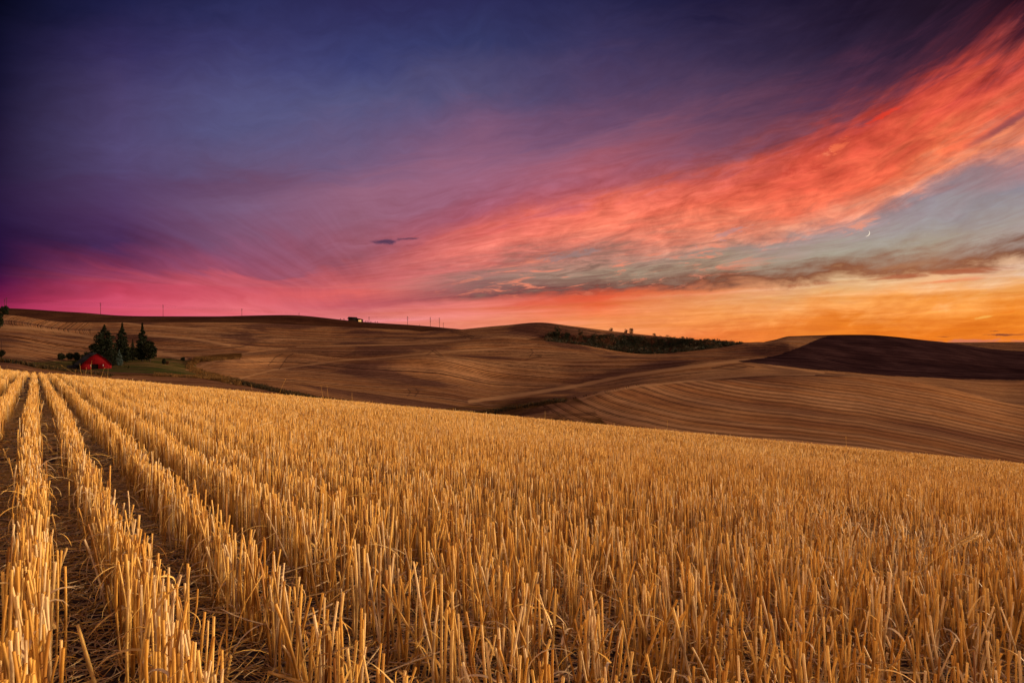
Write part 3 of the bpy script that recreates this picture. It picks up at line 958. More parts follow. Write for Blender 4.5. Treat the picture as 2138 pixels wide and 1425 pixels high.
def stubble_band(d0, d1, per_m, sides, rings, rad, bend=True):
    p = stem_points(d0, d1, per_m)
    n = len(p)
    X, Y = p[:, 0], p[:, 1]
    lo = lodged(X, Y)
    h = np.where((X + 0.70 * Y) / 1.2207 > 0.72, 0.278, 0.250) + rng.normal(0, 0.018, n) + (vnoise(X * 1.3, Y * 1.3, 12) - 0.5) * 0.05
    short = rng.uniform(0, 1, n)
    h = np.where(short < 0.16, h * rng.uniform(0.35, 0.85, n), h)
    h = np.where((short > 0.16) & (short < 0.30), h * rng.uniform(0.86, 0.97, n), h)
    h = np.where(short > 0.985, h * rng.uniform(1.05, 1.25, n), h)
    sd_ = R(1.5) + lo * R(20)
    strong = rng.uniform(0, 1, n) < 0.022
    ang = np.abs(rng.normal(0, 1, n)) * sd_ + strong * R(14)
    ph = rng.uniform(0, 6.283, n)
    ax, ay = np.sin(ang) * np.cos(ph), np.sin(ang) * np.sin(ph)
    s = np.linspace(0, 1, rings)[None, :]
    bendx = rng.normal(0, 0.007, n)[:, None]; bendy = rng.normal(0, 0.007, n)[:, None]
    z0 = zf(X, Y)
    P = np.empty((n, rings, 3))
    P[..., 0] = X[:, None] + ax[:, None] * h[:, None] * s + bendx * 4 * s * (1 - s)
    P[..., 1] = Y[:, None] + ay[:, None] * h[:, None] * s + bendy * 4 * s * (1 - s)
    P[..., 2] = z0[:, None] - 0.01 + np.cos(ang)[:, None] * h[:, None] * s
    rr = rad * rng.uniform(0.72, 1.25, n)
    Rad = np.repeat(rr[:, None], rings, 1)
    Rad = Rad * (1.12 - 0.22 * s)
    tint = np.zeros((n, rings, 3))
    tn = np.clip(0.58 + rng.normal(0, 0.29, n) + lo * 0.22 + (vnoise(X * 0.4, Y * 0.4, 17) - 0.5) * 0.25, 0, 1)
    tint[..., 0] = tn[:, None]
    tint[..., 1] = s
    if rings >= 6:
        # a joint (darker, slightly swollen) part-way up
        nd = rng.integers(2, rings - 1, n)
        idx = np.arange(n)
        Rad[idx, nd] *= 1.12
        tint[idx, nd, 2] = rng.uniform(0.3, 0.9, n)
        # tone changes above the joint where the sheath ends
        above = (np.arange(rings)[None] > nd[:, None])
        tint[..., 0] = np.clip(tint[..., 0] + above * rng.normal(0.05, 0.16, n)[:, None], 0, 1)
    return tubes(P, Rad, sides, tint), (X, Y, h, tn)


def join(parts):
    V, Fc, T, n = [], [], [], 0
    for v, f, t in parts:
        V.append(v); Fc.append(f + n); T.append(t); n += len(v)
    return np.concatenate(V), np.concatenate(Fc), np.concatenate(T)


def leaves(X, Y, Z, n, r, length, width, curl):
    """dry curled leaf blades leaving the stalks"""
    i = rng.integers(0, len(X), n)
    ph = rng.uniform(0, 6.283, n)
    L = length * rng.uniform(0.4, 1.3, n)
    e0 = rng.uniform(R(15), R(80), n)
    ce = rng.uniform(R(60), R(230), n) * curl
    s = np.linspace(0, 1, r)
    P = np.zeros((n, r, 3))
    P[:, 0, 0], P[:, 0, 1], P[:, 0, 2] = X[i], Y[i], Z[i] + rng.uniform(0.02, 0.23, n)
    tw = rng.normal(0, 0.9, n)
    for k in range(1, r):
        el = e0 - ce * s[k]
        pk = ph + tw * s[k]
        st = L / (r - 1)
        P[:, k, 0] = P[:, k - 1, 0] + np.cos(el) * np.cos(pk) * st
        P[:, k, 1] = P[:, k - 1, 1] + np.cos(el) * np.sin(pk) * st
        P[:, k, 2] = np.maximum(P[:, k - 1, 2] + np.sin(el) * st, Z[i] + 0.004)
    side = np.zeros((n, r, 3))
    side[..., 0] = -np.sin(ph)[:, None]; side[..., 1] = np.cos(ph)[:, None]; side[..., 2] = rng.normal(0, 0.6, n)[:, None] * s
    side /= np.linalg.norm(side, axis=2, keepdims=True)
    W = (width * rng.uniform(0.5, 1.2, n))[:, None] * (1 - 0.85 * s[None] ** 2)
    tint = np.zeros((n, r, 3))
    tint[..., 0] = np.clip(rng.normal(0.74, 0.28, n), 0, 1)[:, None]
    tint[..., 1] = 1.0
    tint[..., 2] = (rng.uniform(0, 1, n) < 0.12)[:, None] * 0.5
    return ribbons(P, W, side, tint)


def litter(d0, d1, dens, length, rad, umax=0.88, flat=False):
    """broken straw lying between the rows"""
    area = umax * (d1 ** 2 - d0 ** 2) + 1.6 * (d1 - d0)
    n = int(area * dens)
    Y = np.sqrt(rng.uniform(d0 ** 2, d1 ** 2, n))
    X = rng.uniform(-1, 1, n) * (umax * Y + 0.8)
    z = zf(X, Y) + np.abs(rng.normal(0, 0.016, n)) + 0.004
    a = math.atan2(DIRN[1], DIRN[0]) + rng.normal(0, 0.95, n)
    L = length * rng.lognormal(0, 0.55, n)
    el = rng.normal(0, R(7), n)
    r = 4
    s = np.linspace(-0.5, 0.5, r)
    bend = rng.normal(0, 0.14, n)
    P = np.zeros((n, r, 3))
    for k in range(r):
        off = bend * (0.25 - s[k] ** 2) * L * 2
        P[:, k, 0] = X + np.cos(a) * L * s[k] - np.sin(a) * off
        P[:, k, 1] = Y + np.sin(a) * L * s[k] + np.cos(a) * off
        P[:, k, 2] = np.maximum(z + np.sin(el) * L * s[k], zf(P[:, k, 0], P[:, k, 1]) + 0.002)
    tint = np.zeros((n, r, 3))
    tint[..., 0] = np.clip(rng.normal(0.86, 0.22, n), 0, 1)[:, None]
    tint[..., 1] = 1.0
    tint[..., 2] = np.clip(rng.normal(0.02, 0.22, n), 0, 0.8)[:, None]
    rr = (rad * rng.uniform(0.5, 1.3, n))[:, None] * np.ones((1, r))
    return tubes(P, rr, 3, tint)


def build_stubble():
    parts = []
    (g, info) = stubble_band(0.35, 5.0, 185, 7, 7, 0.0029)
    parts.append(g)
    X, Y, h, tn = info
    parts.append(leaves(X, Y, zf(X, Y), int(len(X) * 0.8), 9, 0.14, 0.006, 1.0))
    (g, info) = stubble_band(5.0, 12.0, 190, 4, 3, 0.0029)
    parts.append(g)
    X, Y, h, tn = info
    parts.append(leaves(X, Y, zf(X, Y), int(len(X) * 0.22), 5, 0.13, 0.008, 1.0))
    (g, info) = stubble_band(12.0, 24.0, 110, 3, 2, 0.0044)
    parts.append(g)
    (g, info) = stubble_band(24.0, 46.0, 42, 3, 2, 0.0075)
    parts.append(g)
    V, Fc, T = join(parts)
    o = mesh_obj('wheat_stubble', V, Fc, M['straw'], attrs={'tint': T}, smooth=True)
    tag(o, 'golden cut wheat stubble standing in drill rows over the near slope', kind='stuff')
    parts = [litter(0.5, 4.5, 2100, 0.10, 0.0015), litter(4.5, 11, 620, 0.11, 0.0022), litter(11, 24, 60, 0.13, 0.0035)]
    # pale straw lying over the flattened patches, propped up by the stalks
    v, f, t = litter(1.2, 7.5, 420, 0.20, 0.0022)
    c0 = v.reshape(-1, 12, 3).mean(1)
    keep = rng.uniform(0, 1, len(c0)) < lodged(c0[:, 0], c0[:, 1]) * 0.9
    v = v.reshape(-1, 12, 3)[keep]; t = t.reshape(-1, 12, 3)[keep].copy()
    v[..., 2] += rng.uniform(0.0, 0.11, len(v))[:, None]
    t[..., 0] = np.clip(t[..., 0] + 0.25, 0, 1); t[..., 2] *= 0.3
    f = f.reshape(-1, 9, 4)[:len(v)].reshape(-1, 4)
    parts.append((v.reshape(-1, 3), f, t.reshape(-1, 3)))
    V, Fc, T = join(parts)
    o = mesh_obj('straw_litter', V, Fc, M['straw'], attrs={'tint': T}, smooth=True)
    tag(o, 'broken straw lying on the dark soil between the stubble rows', kind='stuff')


build_stubble()


def field_pt(px, py_foot):
    """foot of something standing on the near field at this pixel"""
    u, w = (px - CX) / F, (HY - py_foot) / F
    Y = FH / (FA * u + FB - w)
    X = u * Y
    return Vector((X, Y, float(zf(X, Y))))


def tall_stalk(px, dist, top, lean, label, head=False, r=0.004):
    u = (px - CX) / F
    X, Y = u * dist, dist
    z = float(zf(X, Y))
    ztop = (HY - top) / F * dist
    h = ztop - z
    lx = lean / F * dist
    n = 9
    pts = []
    for k in range(n):
        s = k / (n - 1)
        pts.append((lx * s ** 1.6, 0.02 * math.sin(s * 4 + px), h * s))
    o = MB().tube(pts, [r * (1 - 0.55 * k / (n - 1)) for k in range(n)], 6)
    nm = len(o.v[0])
    root = o.build('dry_stalk', M['straw'], smooth=True, attrs={'tint': np.tile([[0.55 + 0.3 * random.random(), 0.9, 0.15]], (nm, 1))})
    root.location = (X, Y, z - 0.01)
    tag(root, label, 'dry stalk', 'tall dry stalks above the stubble')
    if head:
        b = MB()
        tip = Vector(pts[-1]); dv = (Vector(pts[-1]) - Vector(pts[-2])).normalized()
        for k in range(10):
            p = tip + dv * (k * 0.006 - 0.02)
            a = Vector((math.cos(k * 2.4), math.sin(k * 2.4), 0.9)).normalized()
            b.tube([p, p + a * 0.03], [0.003, 0.0006], 4)
        nv = sum(len(q) for q in b.v)
        b.build('seed_head', M['straw'], root, attrs={'tint': np.tile([[0.5, 0.9, 0.3]], (nv, 1))})
    return root


stalks = [
    (176, 24, 763, -46, 'leaning dry stalk left of the red barn, bent far to the left', True),
    (170.5, 23, 757, -3, 'thin dry stalk against the left wall edge of the red barn', False),
    (179, 25, 765, 1, 'short dry stalk against the lower left of the barn front', False),
    (190, 22, 752, 2, 'tallest dry stalk, standing in front of the barn doorway', False),
    (207, 24, 766, 12, 'dry stalk leaning right across the front of the red barn', False),
    (224, 23, 768, 1, 'dry stalk in front of the right corner of the red barn', False),
    (155, 24, 770, 2, 'short dry stalk standing just left of the red barn', False),
    (15, 24, 762, 0, 'single short dry stalk near the left edge of the field rim', False),
    (528, 22, 798, -4, 'upright dry stalk on the rim below the dark creek bank', False),
    (578, 21, 792, 18, 'long dry stalk leaning right above the creek bank', True),
    (676, 22, 806, -6, 'left dry stalk of the pair standing past the creek end', True),
    (686, 23, 806, -3, 'right dry stalk of the pair standing past the creek end', True),
    (735, 22, 818, 0, 'dry stalk on the rim below the curved wheel marks', False),
    (1138, 18, 856, 0, 'dry stalk on the rim below the weedy hollow in the middle', False),
    (1392, 17, 880, 2, 'dry stalk on the rim at the foot of the curved rows', True),
    (1770, 15, 914, -3, 'dry stalk on the rim below the plain swathed hill on the right', True),
]
for (px, dist, top, lean, lab, head) in stalks:
    tall_stalk(px, dist, top, lean, lab, head)


# leaning loose straws and ears close to the camera
def near_straw(p0, p1, label, r=0.0033, sag=0.0):
    P0, P1 = Vector(p0), Vector(p1)
    pts = []
    for k in range(8):
        s = k / 7
        q = P0.lerp(P1, s) - P0
        pts.append((q.x, q.y, q.z - sag * 4 * s * (1 - s)))
    b = MB().tube(pts, [r * (1.05 - 0.2 * k / 7) * (1.15 if k == 3 else 1) for k in range(8)], 8)
    nv = len(b.v[0])
    t = np.tile([[0.8, 0.9, 0.0]], (nv, 1))
    t[24:32, 2] = 0.5
    o = b.build('loose_straw', M['straw'], smooth=True, attrs={'tint': t})
    o.location = P0
    tag(o, label, 'straw', 'loose straws leaning in the nearest rows')
    return o


def at_depth(px, py, d): return ((px - CX) / F * d, d, (HY - py) / F * d)


near_straw(at_depth(205, 1450, 1.45), at_depth(162, 1303, 1.5), 'thick pale straw leaning left alone between the two left rows', 0.0040)
near_straw(at_depth(248, 1228, 2.3), at_depth(452, 1382, 1.75), 'long straw lying slantwise over the gap beside the second row', 0.0030, 0.01)
near_straw(at_depth(352, 1380, 1.62), at_depth(371, 1296, 1.65), 'short straw leaning right out of the end of the second row', 0.0036)
near_straw(at_depth(2, 1440, 1.3), at_depth(62, 1345, 1.5), 'straw crossing the stalks in the bottom left corner', 0.0026)
near_straw(at_depth(560, 1402, 1.5), at_depth(650, 1430, 1.45), 'pale straw lying across the bottom edge right of the second gap', 0.0034)


def wheat_ear(loc, tilt, label):
    root = empty('wheat_ear', loc)
    root.rotation_euler = tilt
    b = MB()
    for k in range(18):
        z = k * 0.0042
        s = 1 if k % 2 else -1
        for q in (-1, 1):
            c = Vector((s * 0.0035, q * 0.0025, z))
            b.tube([c, c + Vector((s * 0.003, q * 0.001, 0.006)), c + Vector((s * 0.002, 0, 0.012))], [0.0012, 0.0028, 0.0006], 5)
    nv = sum(len(q) for q in b.v)
    b.build('grain_head', M['straw'], root, attrs={'tint': np.tile([[0.75, 0.9, 0.1]], (nv, 1))})
    b = MB()
    for k in range(22):
        a = Vector((0.003 * math.cos(k * 2.4), 0.003 * math.sin(k * 2.4), k * 0.0034))
        e = a + Vector((0.006 * math.cos(k * 2.4), 0.006 * math.sin(k * 2.4), 0.035))
        b.tube([a, e], [0.0004, 0.00015], 3)
    nv = sum(len(q) for q in b.v)
    b.build('awns', M['straw'], root, attrs={'tint': np.tile([[0.95, 0.9, 0.0]], (nv, 1))})
    b = MB().tube([(0, 0, 0), (0.004, 0, -0.05), (0.02, 0.01, -0.12), (0.05, 0.02, -0.19)], 0.0013, 6)
    nv = sum(len(q) for q in b.v)
    b.build('stem', M['straw'], root, attrs={'tint': np.tile([[0.6, 0.9, 0.0]], (nv, 1))})
    tag(root, label, 'wheat ear')


wheat_ear(at_depth(478, 1362, 1.62), (R(172), R(8), 0), 'bearded wheat ear hanging down in the gap at the bottom left')
wheat_ear(at_depth(2002, 1134, 2.15), (R(-8), R(74), R(10)), 'wheat ear bent over sideways above the flattened straw on the right')


# ------------------------------------------------------------------ trees and shrubs
def leaf_cloud(centers, size, tintv, squash=0.6):
    """n small tilted quads"""
    n = len(centers)
    a = rng.normal(0, 1, (n, 3)); a /= np.linalg.norm(a, axis=1, keepdims=True)
    b = np.cross(a, rng.normal(0, 1, (n, 3))); b /= np.linalg.norm(b, axis=1, keepdims=True)
    s = size * rng.uniform(0.6, 1.4, n)[:, None]
    a = a * s; b = b * s * squash
    V = np.stack([centers - a, centers - b, centers + a, centers + b], 1).reshape(-1, 3)
    f = np.arange(4 * n).reshape(-1, 4)
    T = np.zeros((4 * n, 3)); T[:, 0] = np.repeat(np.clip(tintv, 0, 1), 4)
    return V, f, T


def crown_lumps(w, h, z0, n_lumps, per, leaf, seed):
    r_ = np.random.default_rng(seed)
    C, Tn = [], []
    for k in range(n_lumps):
        th, cz = r_.uniform(0, 6.283), r_.uniform(-1, 1)
        rr = math.sqrt(1 - cz * cz) * r_.uniform(0.45, 0.95)
        c = np.array([w * 0.36 * rr * math.cos(th), w * 0.36 * rr * math.sin(th), z0 + h / 2 + h * 0.36 * cz])
        rad = np.array([w, w, h * 0.9]) * r_.uniform(0.14, 0.24)
        d = r_.normal(0, 1, (per, 3)); d /= np.linalg.norm(d, axis=1, keepdims=True)
        C.append(c + d * rad * r_.uniform(0.55, 1.12, (per, 1)))
        Tn.append(np.clip(r_.normal(0.42, 0.16) + r_.normal(0, 0.2, per), 0, 1))
    return leaf_cloud(np.concatenate(C), leaf, np.concatenate(Tn))


def broadleaf(px, top, bottom, width, label, base=None, mat='broadleaf', cat='tree', name='leafy_tree', trunk=0.18, group=None, lumps=26, per=110, lo=0, hi=None, dist=None, bury=0.1):
    if base is None:
        base = ground_at(px, bottom, lo, hi)
    d = base.y
    h = (bottom - top) / F * d
    w = width / F * d
    root = empty(name, base)
    tr = h * trunk
    b = MB()
    b.tube([(0, 0, -0.4), (0.02 * h, 0, tr), (0, 0.02 * h, h * 0.6)], [0.035 * h, 0.026 * h, 0.01 * h], 7)
    for k in range(5):
        a = k * 1.26 + px
        b.tube([(0, 0, h * (0.25 + 0.06 * k)), (0.28 * w * math.cos(a), 0.28 * w * math.sin(a), h * (0.5 + 0.07 * k))], [0.012 * h, 0.004 * h], 5)
    b.build('trunk', M['bark'], root)
    v, f, t = crown_lumps(w, h - tr + 0.02 * h, tr * 0.85, lumps, per, max(0.045 * h, 0.22), int(px * 7 + top))
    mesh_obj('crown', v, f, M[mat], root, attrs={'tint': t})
    tag(root, label, cat, group)
    return root


def conifer(px, top, bottom, width, label, mat='conifer', base=None, group=None, tiers=26, name='spruce_tree', depth_off=0.0, full_=0.35):
    if base is None:
        base = ground_at(px, bottom)
    base = Vector(base)
    d = base.y
    h = (bottom - top) / F * d
    w = width / F * d * 1.3
    root = empty(name, base)
    MB().tube([(0, 0, -0.4), (0, 0, h * 0.5), (0.01 * h, 0, h * 0.97)], [0.022 * h, 0.014 * h, 0.003 * h], 7).build('trunk', M['bark'], root)
    r_ = np.random.default_rng(int(px * 13 + top))
    C, Tn = [], []
    for k in range(tiers):
        s = k / (tiers - 1)
        z = h * (0.07 + 0.91 * s)
        reach = w * 0.5 * (1 - s) ** full_ * (1 - 0.25 * max(0, 0.2 - s) / 0.2) * min(1, (1.03 - s) * 3.2)
        nb = int(11 - 5 * s)
        for q in range(nb):
            a = r_.uniform(0, 6.283)
            L = reach * r_.uniform(0.62, 1.12)
            m_ = int(26 + 44 * (1 - s))
            t = r_.uniform(0.08, 1, m_) ** 0.7
            droop = -0.30 * L * t ** 1.5 + 0.10 * L * t ** 4
            spread = 0.20 * L * (1 - 0.6 * t) + 0.02 * h * 0.4
            side = r_.normal(0, 0.5, m_) * spread
            p = np.stack([np.cos(a) * L * t - np.sin(a) * side, np.sin(a) * L * t + np.cos(a) * side, z + droop + r_.normal(0, 0.008 * h, m_) + 0.10 * L], 1)
            C.append(p)
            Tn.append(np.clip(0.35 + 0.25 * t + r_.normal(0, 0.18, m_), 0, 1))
    # leader
    zt = np.linspace(0.93, 1.0, 30) * h
    C.append(np.stack([r_.normal(0, 0.008 * h, 30) * (1.05 - zt / h) * 8, r_.normal(0, 0.008 * h, 30) * (1.05 - zt / h) * 8, zt], 1)); Tn.append(np.full(30, 0.4))
    v, f, t = leaf_cloud(np.concatenate(C), 0.019 * h, np.concatenate(Tn), 0.5)
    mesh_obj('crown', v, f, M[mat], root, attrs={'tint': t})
    tag(root, label, 'tree', group)
    return root


FARM = 'trees and bushes round the red barn'
yard_g = ground_at(205, 770)
def yb(px, py): return ground_at(px, py, 1)
conifer(218, 682, 766, 44, 'largest and widest dark conifer, standing right behind the red barn', base=yb(218, 762), group=FARM, full_=0.32, tiers=34)
conifer(255, 674, 757, 31, 'tall pointed spruce in the middle of the three, behind the olive bushes', base=yb(255, 757), group=FARM, full_=0.62)
conifer(297, 676, 756, 26, 'slender spruce on the right of the three tall ones', base=yb(297, 754), group=FARM, full_=0.66)
conifer(277, 708, 754, 15, 'small young spruce between the two slender tall ones', base=yb(277, 753), group=FARM, full_=0.8, tiers=18)
conifer(249, 729, 763, 14, 'pale blue spruce standing beside the barn\'s dark neighbours', mat='blue_spruce', base=yb(249, 763), group=FARM, full_=0.7, tiers=18)
conifer(233, 722, 764, 34, 'low dense dark conifer filling the space right of the barn', base=yb(233, 764), group=FARM, full_=0.3, tiers=18)
broadleaf(313, 711, 755, 30, 'dark round-headed tree at the right end of the farm trees', base=yb(313, 755), group=FARM, lumps=30)
broadleaf(268, 723, 752, 30, 'left olive-green bushy tree in front of the spruces', mat='olive', base=yb(268, 752), group=FARM)
broadleaf(289, 725, 751, 24, 'right olive-green bushy tree beside the dark round-headed tree', mat='olive', base=yb(289, 751), group=FARM)
broadleaf(204, 716, 757, 30, 'dark tree at the foot of the largest conifer behind the barn roof', base=yb(200, 758), group=FARM)
broadleaf(128, 736, 755, 18, 'small round tree with a bare trunk, leftmost of the farm trees', base=yb(128, 755), group=FARM, trunk=0.28)
broadleaf(146, 736, 752, 17, 'left half of the rounded dense bush pair left of the barn', base=yb(146, 752), group=FARM, trunk=0.05, name='round_bush', cat='bush')
broadleaf(160, 735.5, 752, 17, 'right half of the rounded dense bush pair left of the barn', base=yb(160, 752), group=FARM, trunk=0.05, name='round_bush', cat='bush')
broadleaf(180, 734, 753, 24, 'dark bush beside the left roof slope of the barn', base=yb(180, 753), group=FARM, trunk=0.05, name='round_bush', cat='bush')
broadleaf(158, 753, 767, 14, 'low dark bush standing at the left wall of the barn', base=yb(158, 767), group=FARM, trunk=0.03, name='round_bush', cat='bush')
broadleaf(382, 745, 755, 9, 'tiny round tree standing alone on the field edge by the weeds', base=yb(382, 755), group=FARM, trunk=0.25)
broadleaf(342, 749, 760, 7, 'narrow dark bush at the right corner of the farmyard', base=yb(342, 760), group=FARM, trunk=0.05, name='round_bush', cat='bush')
broadleaf(350, 754, 760, 10, 'low reddish bush right of the narrow dark bush', mat='rust', base=yb(350, 760), group=FARM, trunk=0.03, name='round_bush', cat='bush', lumps=10, per=60)
broadleaf(262, 762, 769, 4, 'left sapling on the lawn right of the barn', base=yb(262, 769), group=FARM, trunk=0.2, name='sapling', lumps=6, per=40, mat='olive')
broadleaf(268, 764, 769, 3, 'right sapling on the lawn right of the barn', base=yb(268, 769), group=FARM, trunk=0.2, name='sapling', lumps=6, per=40, mat='olive')
# left edge of the picture
sk, yk = skyline(6)
broadleaf(9, 637, 662, 19, 'dark tree on the ridge top at the left edge', base=Vector(((9 - CX) / F * 900, 900, (HY - 662) / F * 900)), lumps=22, per=90)
broadleaf(0, 652, 686, 17, 'dark tree below the ridge top at the very left edge', base=Vector(((0 - CX) / F * 600, 600, (HY - 687) / F * 600)), lumps=20, per=90)
broadleaf(3, 730, 746, 13, 'dark bush under the lone pole at the left edge', base=ground_at(3, 746, 3.9), trunk=0.04, name='round_bush', cat='bush', lumps=16)


# ------------------------------------------------------------------ barn
def build_barn():
    base = ground_at(202, 770, 1)
    k = base.y / F
    root = empty('red_barn', base, R(7) + math.atan2(-base.x, base.y))
    hw, eave, kx, kz, top = 27.0 * k, 10.5 * k, 14.5 * k, 23.5 * k, 33 * k
    L = 18.0
    prof = [(-hw, -0.6), (hw, -0.6), (hw, eave), (kx, kz), (0, top), (-kx, kz), (-hw, eave)]
    b = MB()
    # front wall with a real opening: pieces around it
    b.prism([(-hw, -0.6), (-hw * 0.38, -0.6), (-hw * 0.38, 1.9), (-hw, 1.9)], 0, 0.25)
    b.prism([(hw * 0.10, -0.6), (hw, -0.6), (hw, 1.9), (hw * 0.10, 1.9)], 0, 0.25)
    b.prism([(-hw, 1.9), (hw, 1.9), (hw, eave), (kx, kz), (0, top), (-kx, kz), (-hw, eave)] if eave > 1.9 else [(-hw, 1.9), (hw, 1.9), (kx, kz), (0, top), (-kx, kz)], 0, 0.25)
    b.box(-hw, -hw + 0.25, 0.25, L, -0.6, eave)
    b.box(hw - 0.25, hw, 0.25, L, -0.6, eave)
    b.prism(prof, L, L + 0.25)
    # vertical battens
    x = -hw + 0.4
    while x < hw - 0.3:
        zt = np.interp(abs(x), [0, kx, hw], [top, kz, eave]) - 0.15
        z0 = 1.95 if -hw * 0.40 < x < hw * 0.12 else -0.5
        b.box(x, x + 0.06, -0.035, 0.0, z0, zt)
        x += 0.55
    b.build('wall', M['barn_red'], root)
    b = MB()
    ov, th = 0.55, 0.18
    outer = [(hw + ov, eave - ov * 0.9), (kx, kz), (0, top), (-kx, kz), (-hw - ov, eave - ov * 0.9)]
    for (x0, z0), (x1, z1) in zip(outer[:-1], outer[1:]):
        b.prism([(x0, z0 + 0.02), (x1, z1 + 0.02), (x1, z1 + th), (x0, z0 + th)], -0.5, L + 0.5)
    b.build('roof', M['roof'], root)
    d = MB().box(-hw * 0.38, hw * 0.10, 0.8, 0.9, -0.6, 1.9)
    d.build('barn_opening', M['barn_dark'], root)
    d = MB()
    d.box(-hw * 0.43, -hw * 0.39, -0.08, -0.03, 1.0, 1.7)
    d.build('window', M['white'], root)
    d = MB()
    d.box(hw * 0.40, hw * 0.45, -0.08, -0.03, 1.0, 1.8)
    d.build('window', M['white'], root)
    s = MB()
    s.prism([(-hw - 3.2, -0.6), (-hw, -0.6), (-hw, eave - 0.5), (-hw - 3.2, 1.0)], 5.0, L - 1)
    s.build('lean_to', M['roof'], root)
    tag(root, 'low red gambrel barn with a dark roof below the conifers', 'barn')


build_barn()


# ------------------------------------------------------------------ hilltop house
def build_house():
    base, ys = skyline(738, 12)
    base = Vector((base.x, base.y - 4, base.z - 0.5))
    root = empty('hilltop_house', base, R(12))
    k = base.y / F
    MB().box(-8, 8, 0, 9, -3, 4.2).build('wall', M['wall_dark'], root)
    MB().prism([(-9.8, 4.2), (9.0, 4.2), (6.5, 7.0), (-7.5, 7.6)], -1, 10).build('roof', M['roof'], root)
    g = MB().box(8.0, 17, -1, 7, -3, 2.4)
    g.build('garage_wing', M['wall_dark'], root)
    MB().prism([(7.2, 2.4), (18, 2.4), (16, 3.6), (9.0, 4.9)], -1.8, 8).build('roof', M['roof'], root)
    f = MB()
    f.box(9.4, 14.2, -1.12, -1.0, -1.8, 2.0)
    fr = f.build('window', M['window'], root)
    fm = MB().box(11.7, 11.9, -1.2, -1.12, -1.8, 2.0).build('frame', M['roof'], fr)
    tag(root, 'dark low house on the ridge with one window bright with reflected sky', 'house')


build_house()
rg = 'small shrubs in a row beside the hilltop house'
small = [(711, 670, 3), (718.5, 668, 5), (764, 672, 3), (768, 672.5, 3), (775, 671, 4), (783.5, 672.5, 3), (788.5, 674, 3)]
labs = ['tiny shrub farthest left of the hilltop house', 'round shrub close by the left wall of the hilltop house', 'first tiny shrub right of the hilltop house', 'second tiny shrub right of the hilltop house, beside the short pole',
        'taller shrub just right of the short pole by the house', 'sixth shrub of the row by the house, near its right end', 'last and rightmost shrub of the row by the hilltop house']
for (px, tp, w), lb in zip(small, labs):
    g, ys = skyline(px, 12)
    broadleaf(px, min(tp, ys - 2.5), ys + 0.5, w, lb, base=g + Vector((0, -1, 0)), trunk=0.05, name='ridge_shrub', cat='shrub', group=rg, lumps=6, per=24)


# ------------------------------------------------------------------ power poles and wires on the ridge
PW = 'power poles along the ridge'
pole_specs = [   # column, top row, crossarms, label
    (9.5, 624, 2, 'wooden power pole by the dark tree, left one of the pair at the left edge'),
    (13.5, 621, 2, 'taller wooden power pole, right one of the pair at the left edge'),
    (210, 631.5, 3, 'power pole on the ridge above the farm\'s left conifer'),
    (340.5, 636, 3, 'power pole on the ridge between the farm conifers and the long bare rise'),
    (505, 644, 2, 'power pole alone on the bare ridge left of the hill crest'),
    (624.5, 653, 1, 'power pole with only its tip showing over the ridge crest'),
    (770.5, 661, 2, 'short power pole just right of the hilltop house'),
    (851, 660, 4, 'tall power pole midway between the house and the pole pair'),
    (898.5, 661.5, 5, 'left pole of the tall pair with many crossarms right of the house'),
    (917.5, 663, 5, 'right pole of the tall pair with many crossarms'),
    (925.5, 673.5, 1, 'short bare pole right of the tall pair'),
    (876.5, 677, 0, 'stub post on the ridge left of the tall pair'),
]
pole_tops = {}
for (px, top, arms, lb) in pole_specs:
    g, ys = skyline(px, 12)
    d = g.y
    if px == 624.5:
        d += 120; g = Vector(((px - CX) / F * d, d, g.z - 4))
    if px > 1000: pass
    bz = g.z - 0.8
    tz = (HY - top) / F * d
    h = tz - bz
    root = empty('power_pole', Vector(((px - CX) / F * d, d, bz)))
    MB().tube([(0, 0, 0), (0, 0, h)], [0.34, 0.27], 7).build('pole', M['pole'], root)
    for a in range(arms):
        z = h - 1.0 - a * 1.9
        wdt = 1.3
        b = MB().box(-wdt, wdt, -0.42, -0.27, z - 0.14, z + 0.14)
        for xx in (-wdt + 0.15, wdt - 0.15):
            b.tube([(xx, -0.35, z + 0.14), (xx, -0.35, z + 0.5)], 0.12, 5)
        b.build('crossarm', M['pole'], root)
    tag(root, lb, 'power pole', PW)
    pole_tops[px] = (Vector((root.location.x, root.location.y - 0.3, bz)), h)
g = ground_at(3.5, 735, 3.9)
root = empty('power_pole', g)
MB().tube([(0, 0, -0.5), (0, 0, (735 - 711) / F * g.y)], [0.16, 0.12], 7).build('pole', M['pole'], root)
MB().box(-0.9, 0.9, -0.22, -0.14, 4.0, 4.15).build('crossarm', M['pole'], root)
tag(root, 'lone pole low in the fields at the left edge above a dark bush', 'power pole', PW)


def span(a, b, n_w, label):
    (pa, ha), (pb, hb) = pole_tops[a], pole_tops[b]
    root = empty('power_line', pa + Vector((0, 0, ha)))
    for k in range(n_w):
        A = Vector((0, 0, -0.6 - k * 1.9))
        B = pb + Vector((0, 0, hb)) - root.location + Vector((0, 0, -0.6 - k * 1.9))
        pts = []
        for q in range(13):
            s = q / 12
            p = A.lerp(B, s); p.z -= 4 * s * (1 - s) * (B - A).length * 0.008
            pts.append(p)
        MB().tube(pts, 0.075, 4, cap=False).build('wire', M['wire'], root)
    tag(root, label, 'power line', 'power line spans along the ridge')


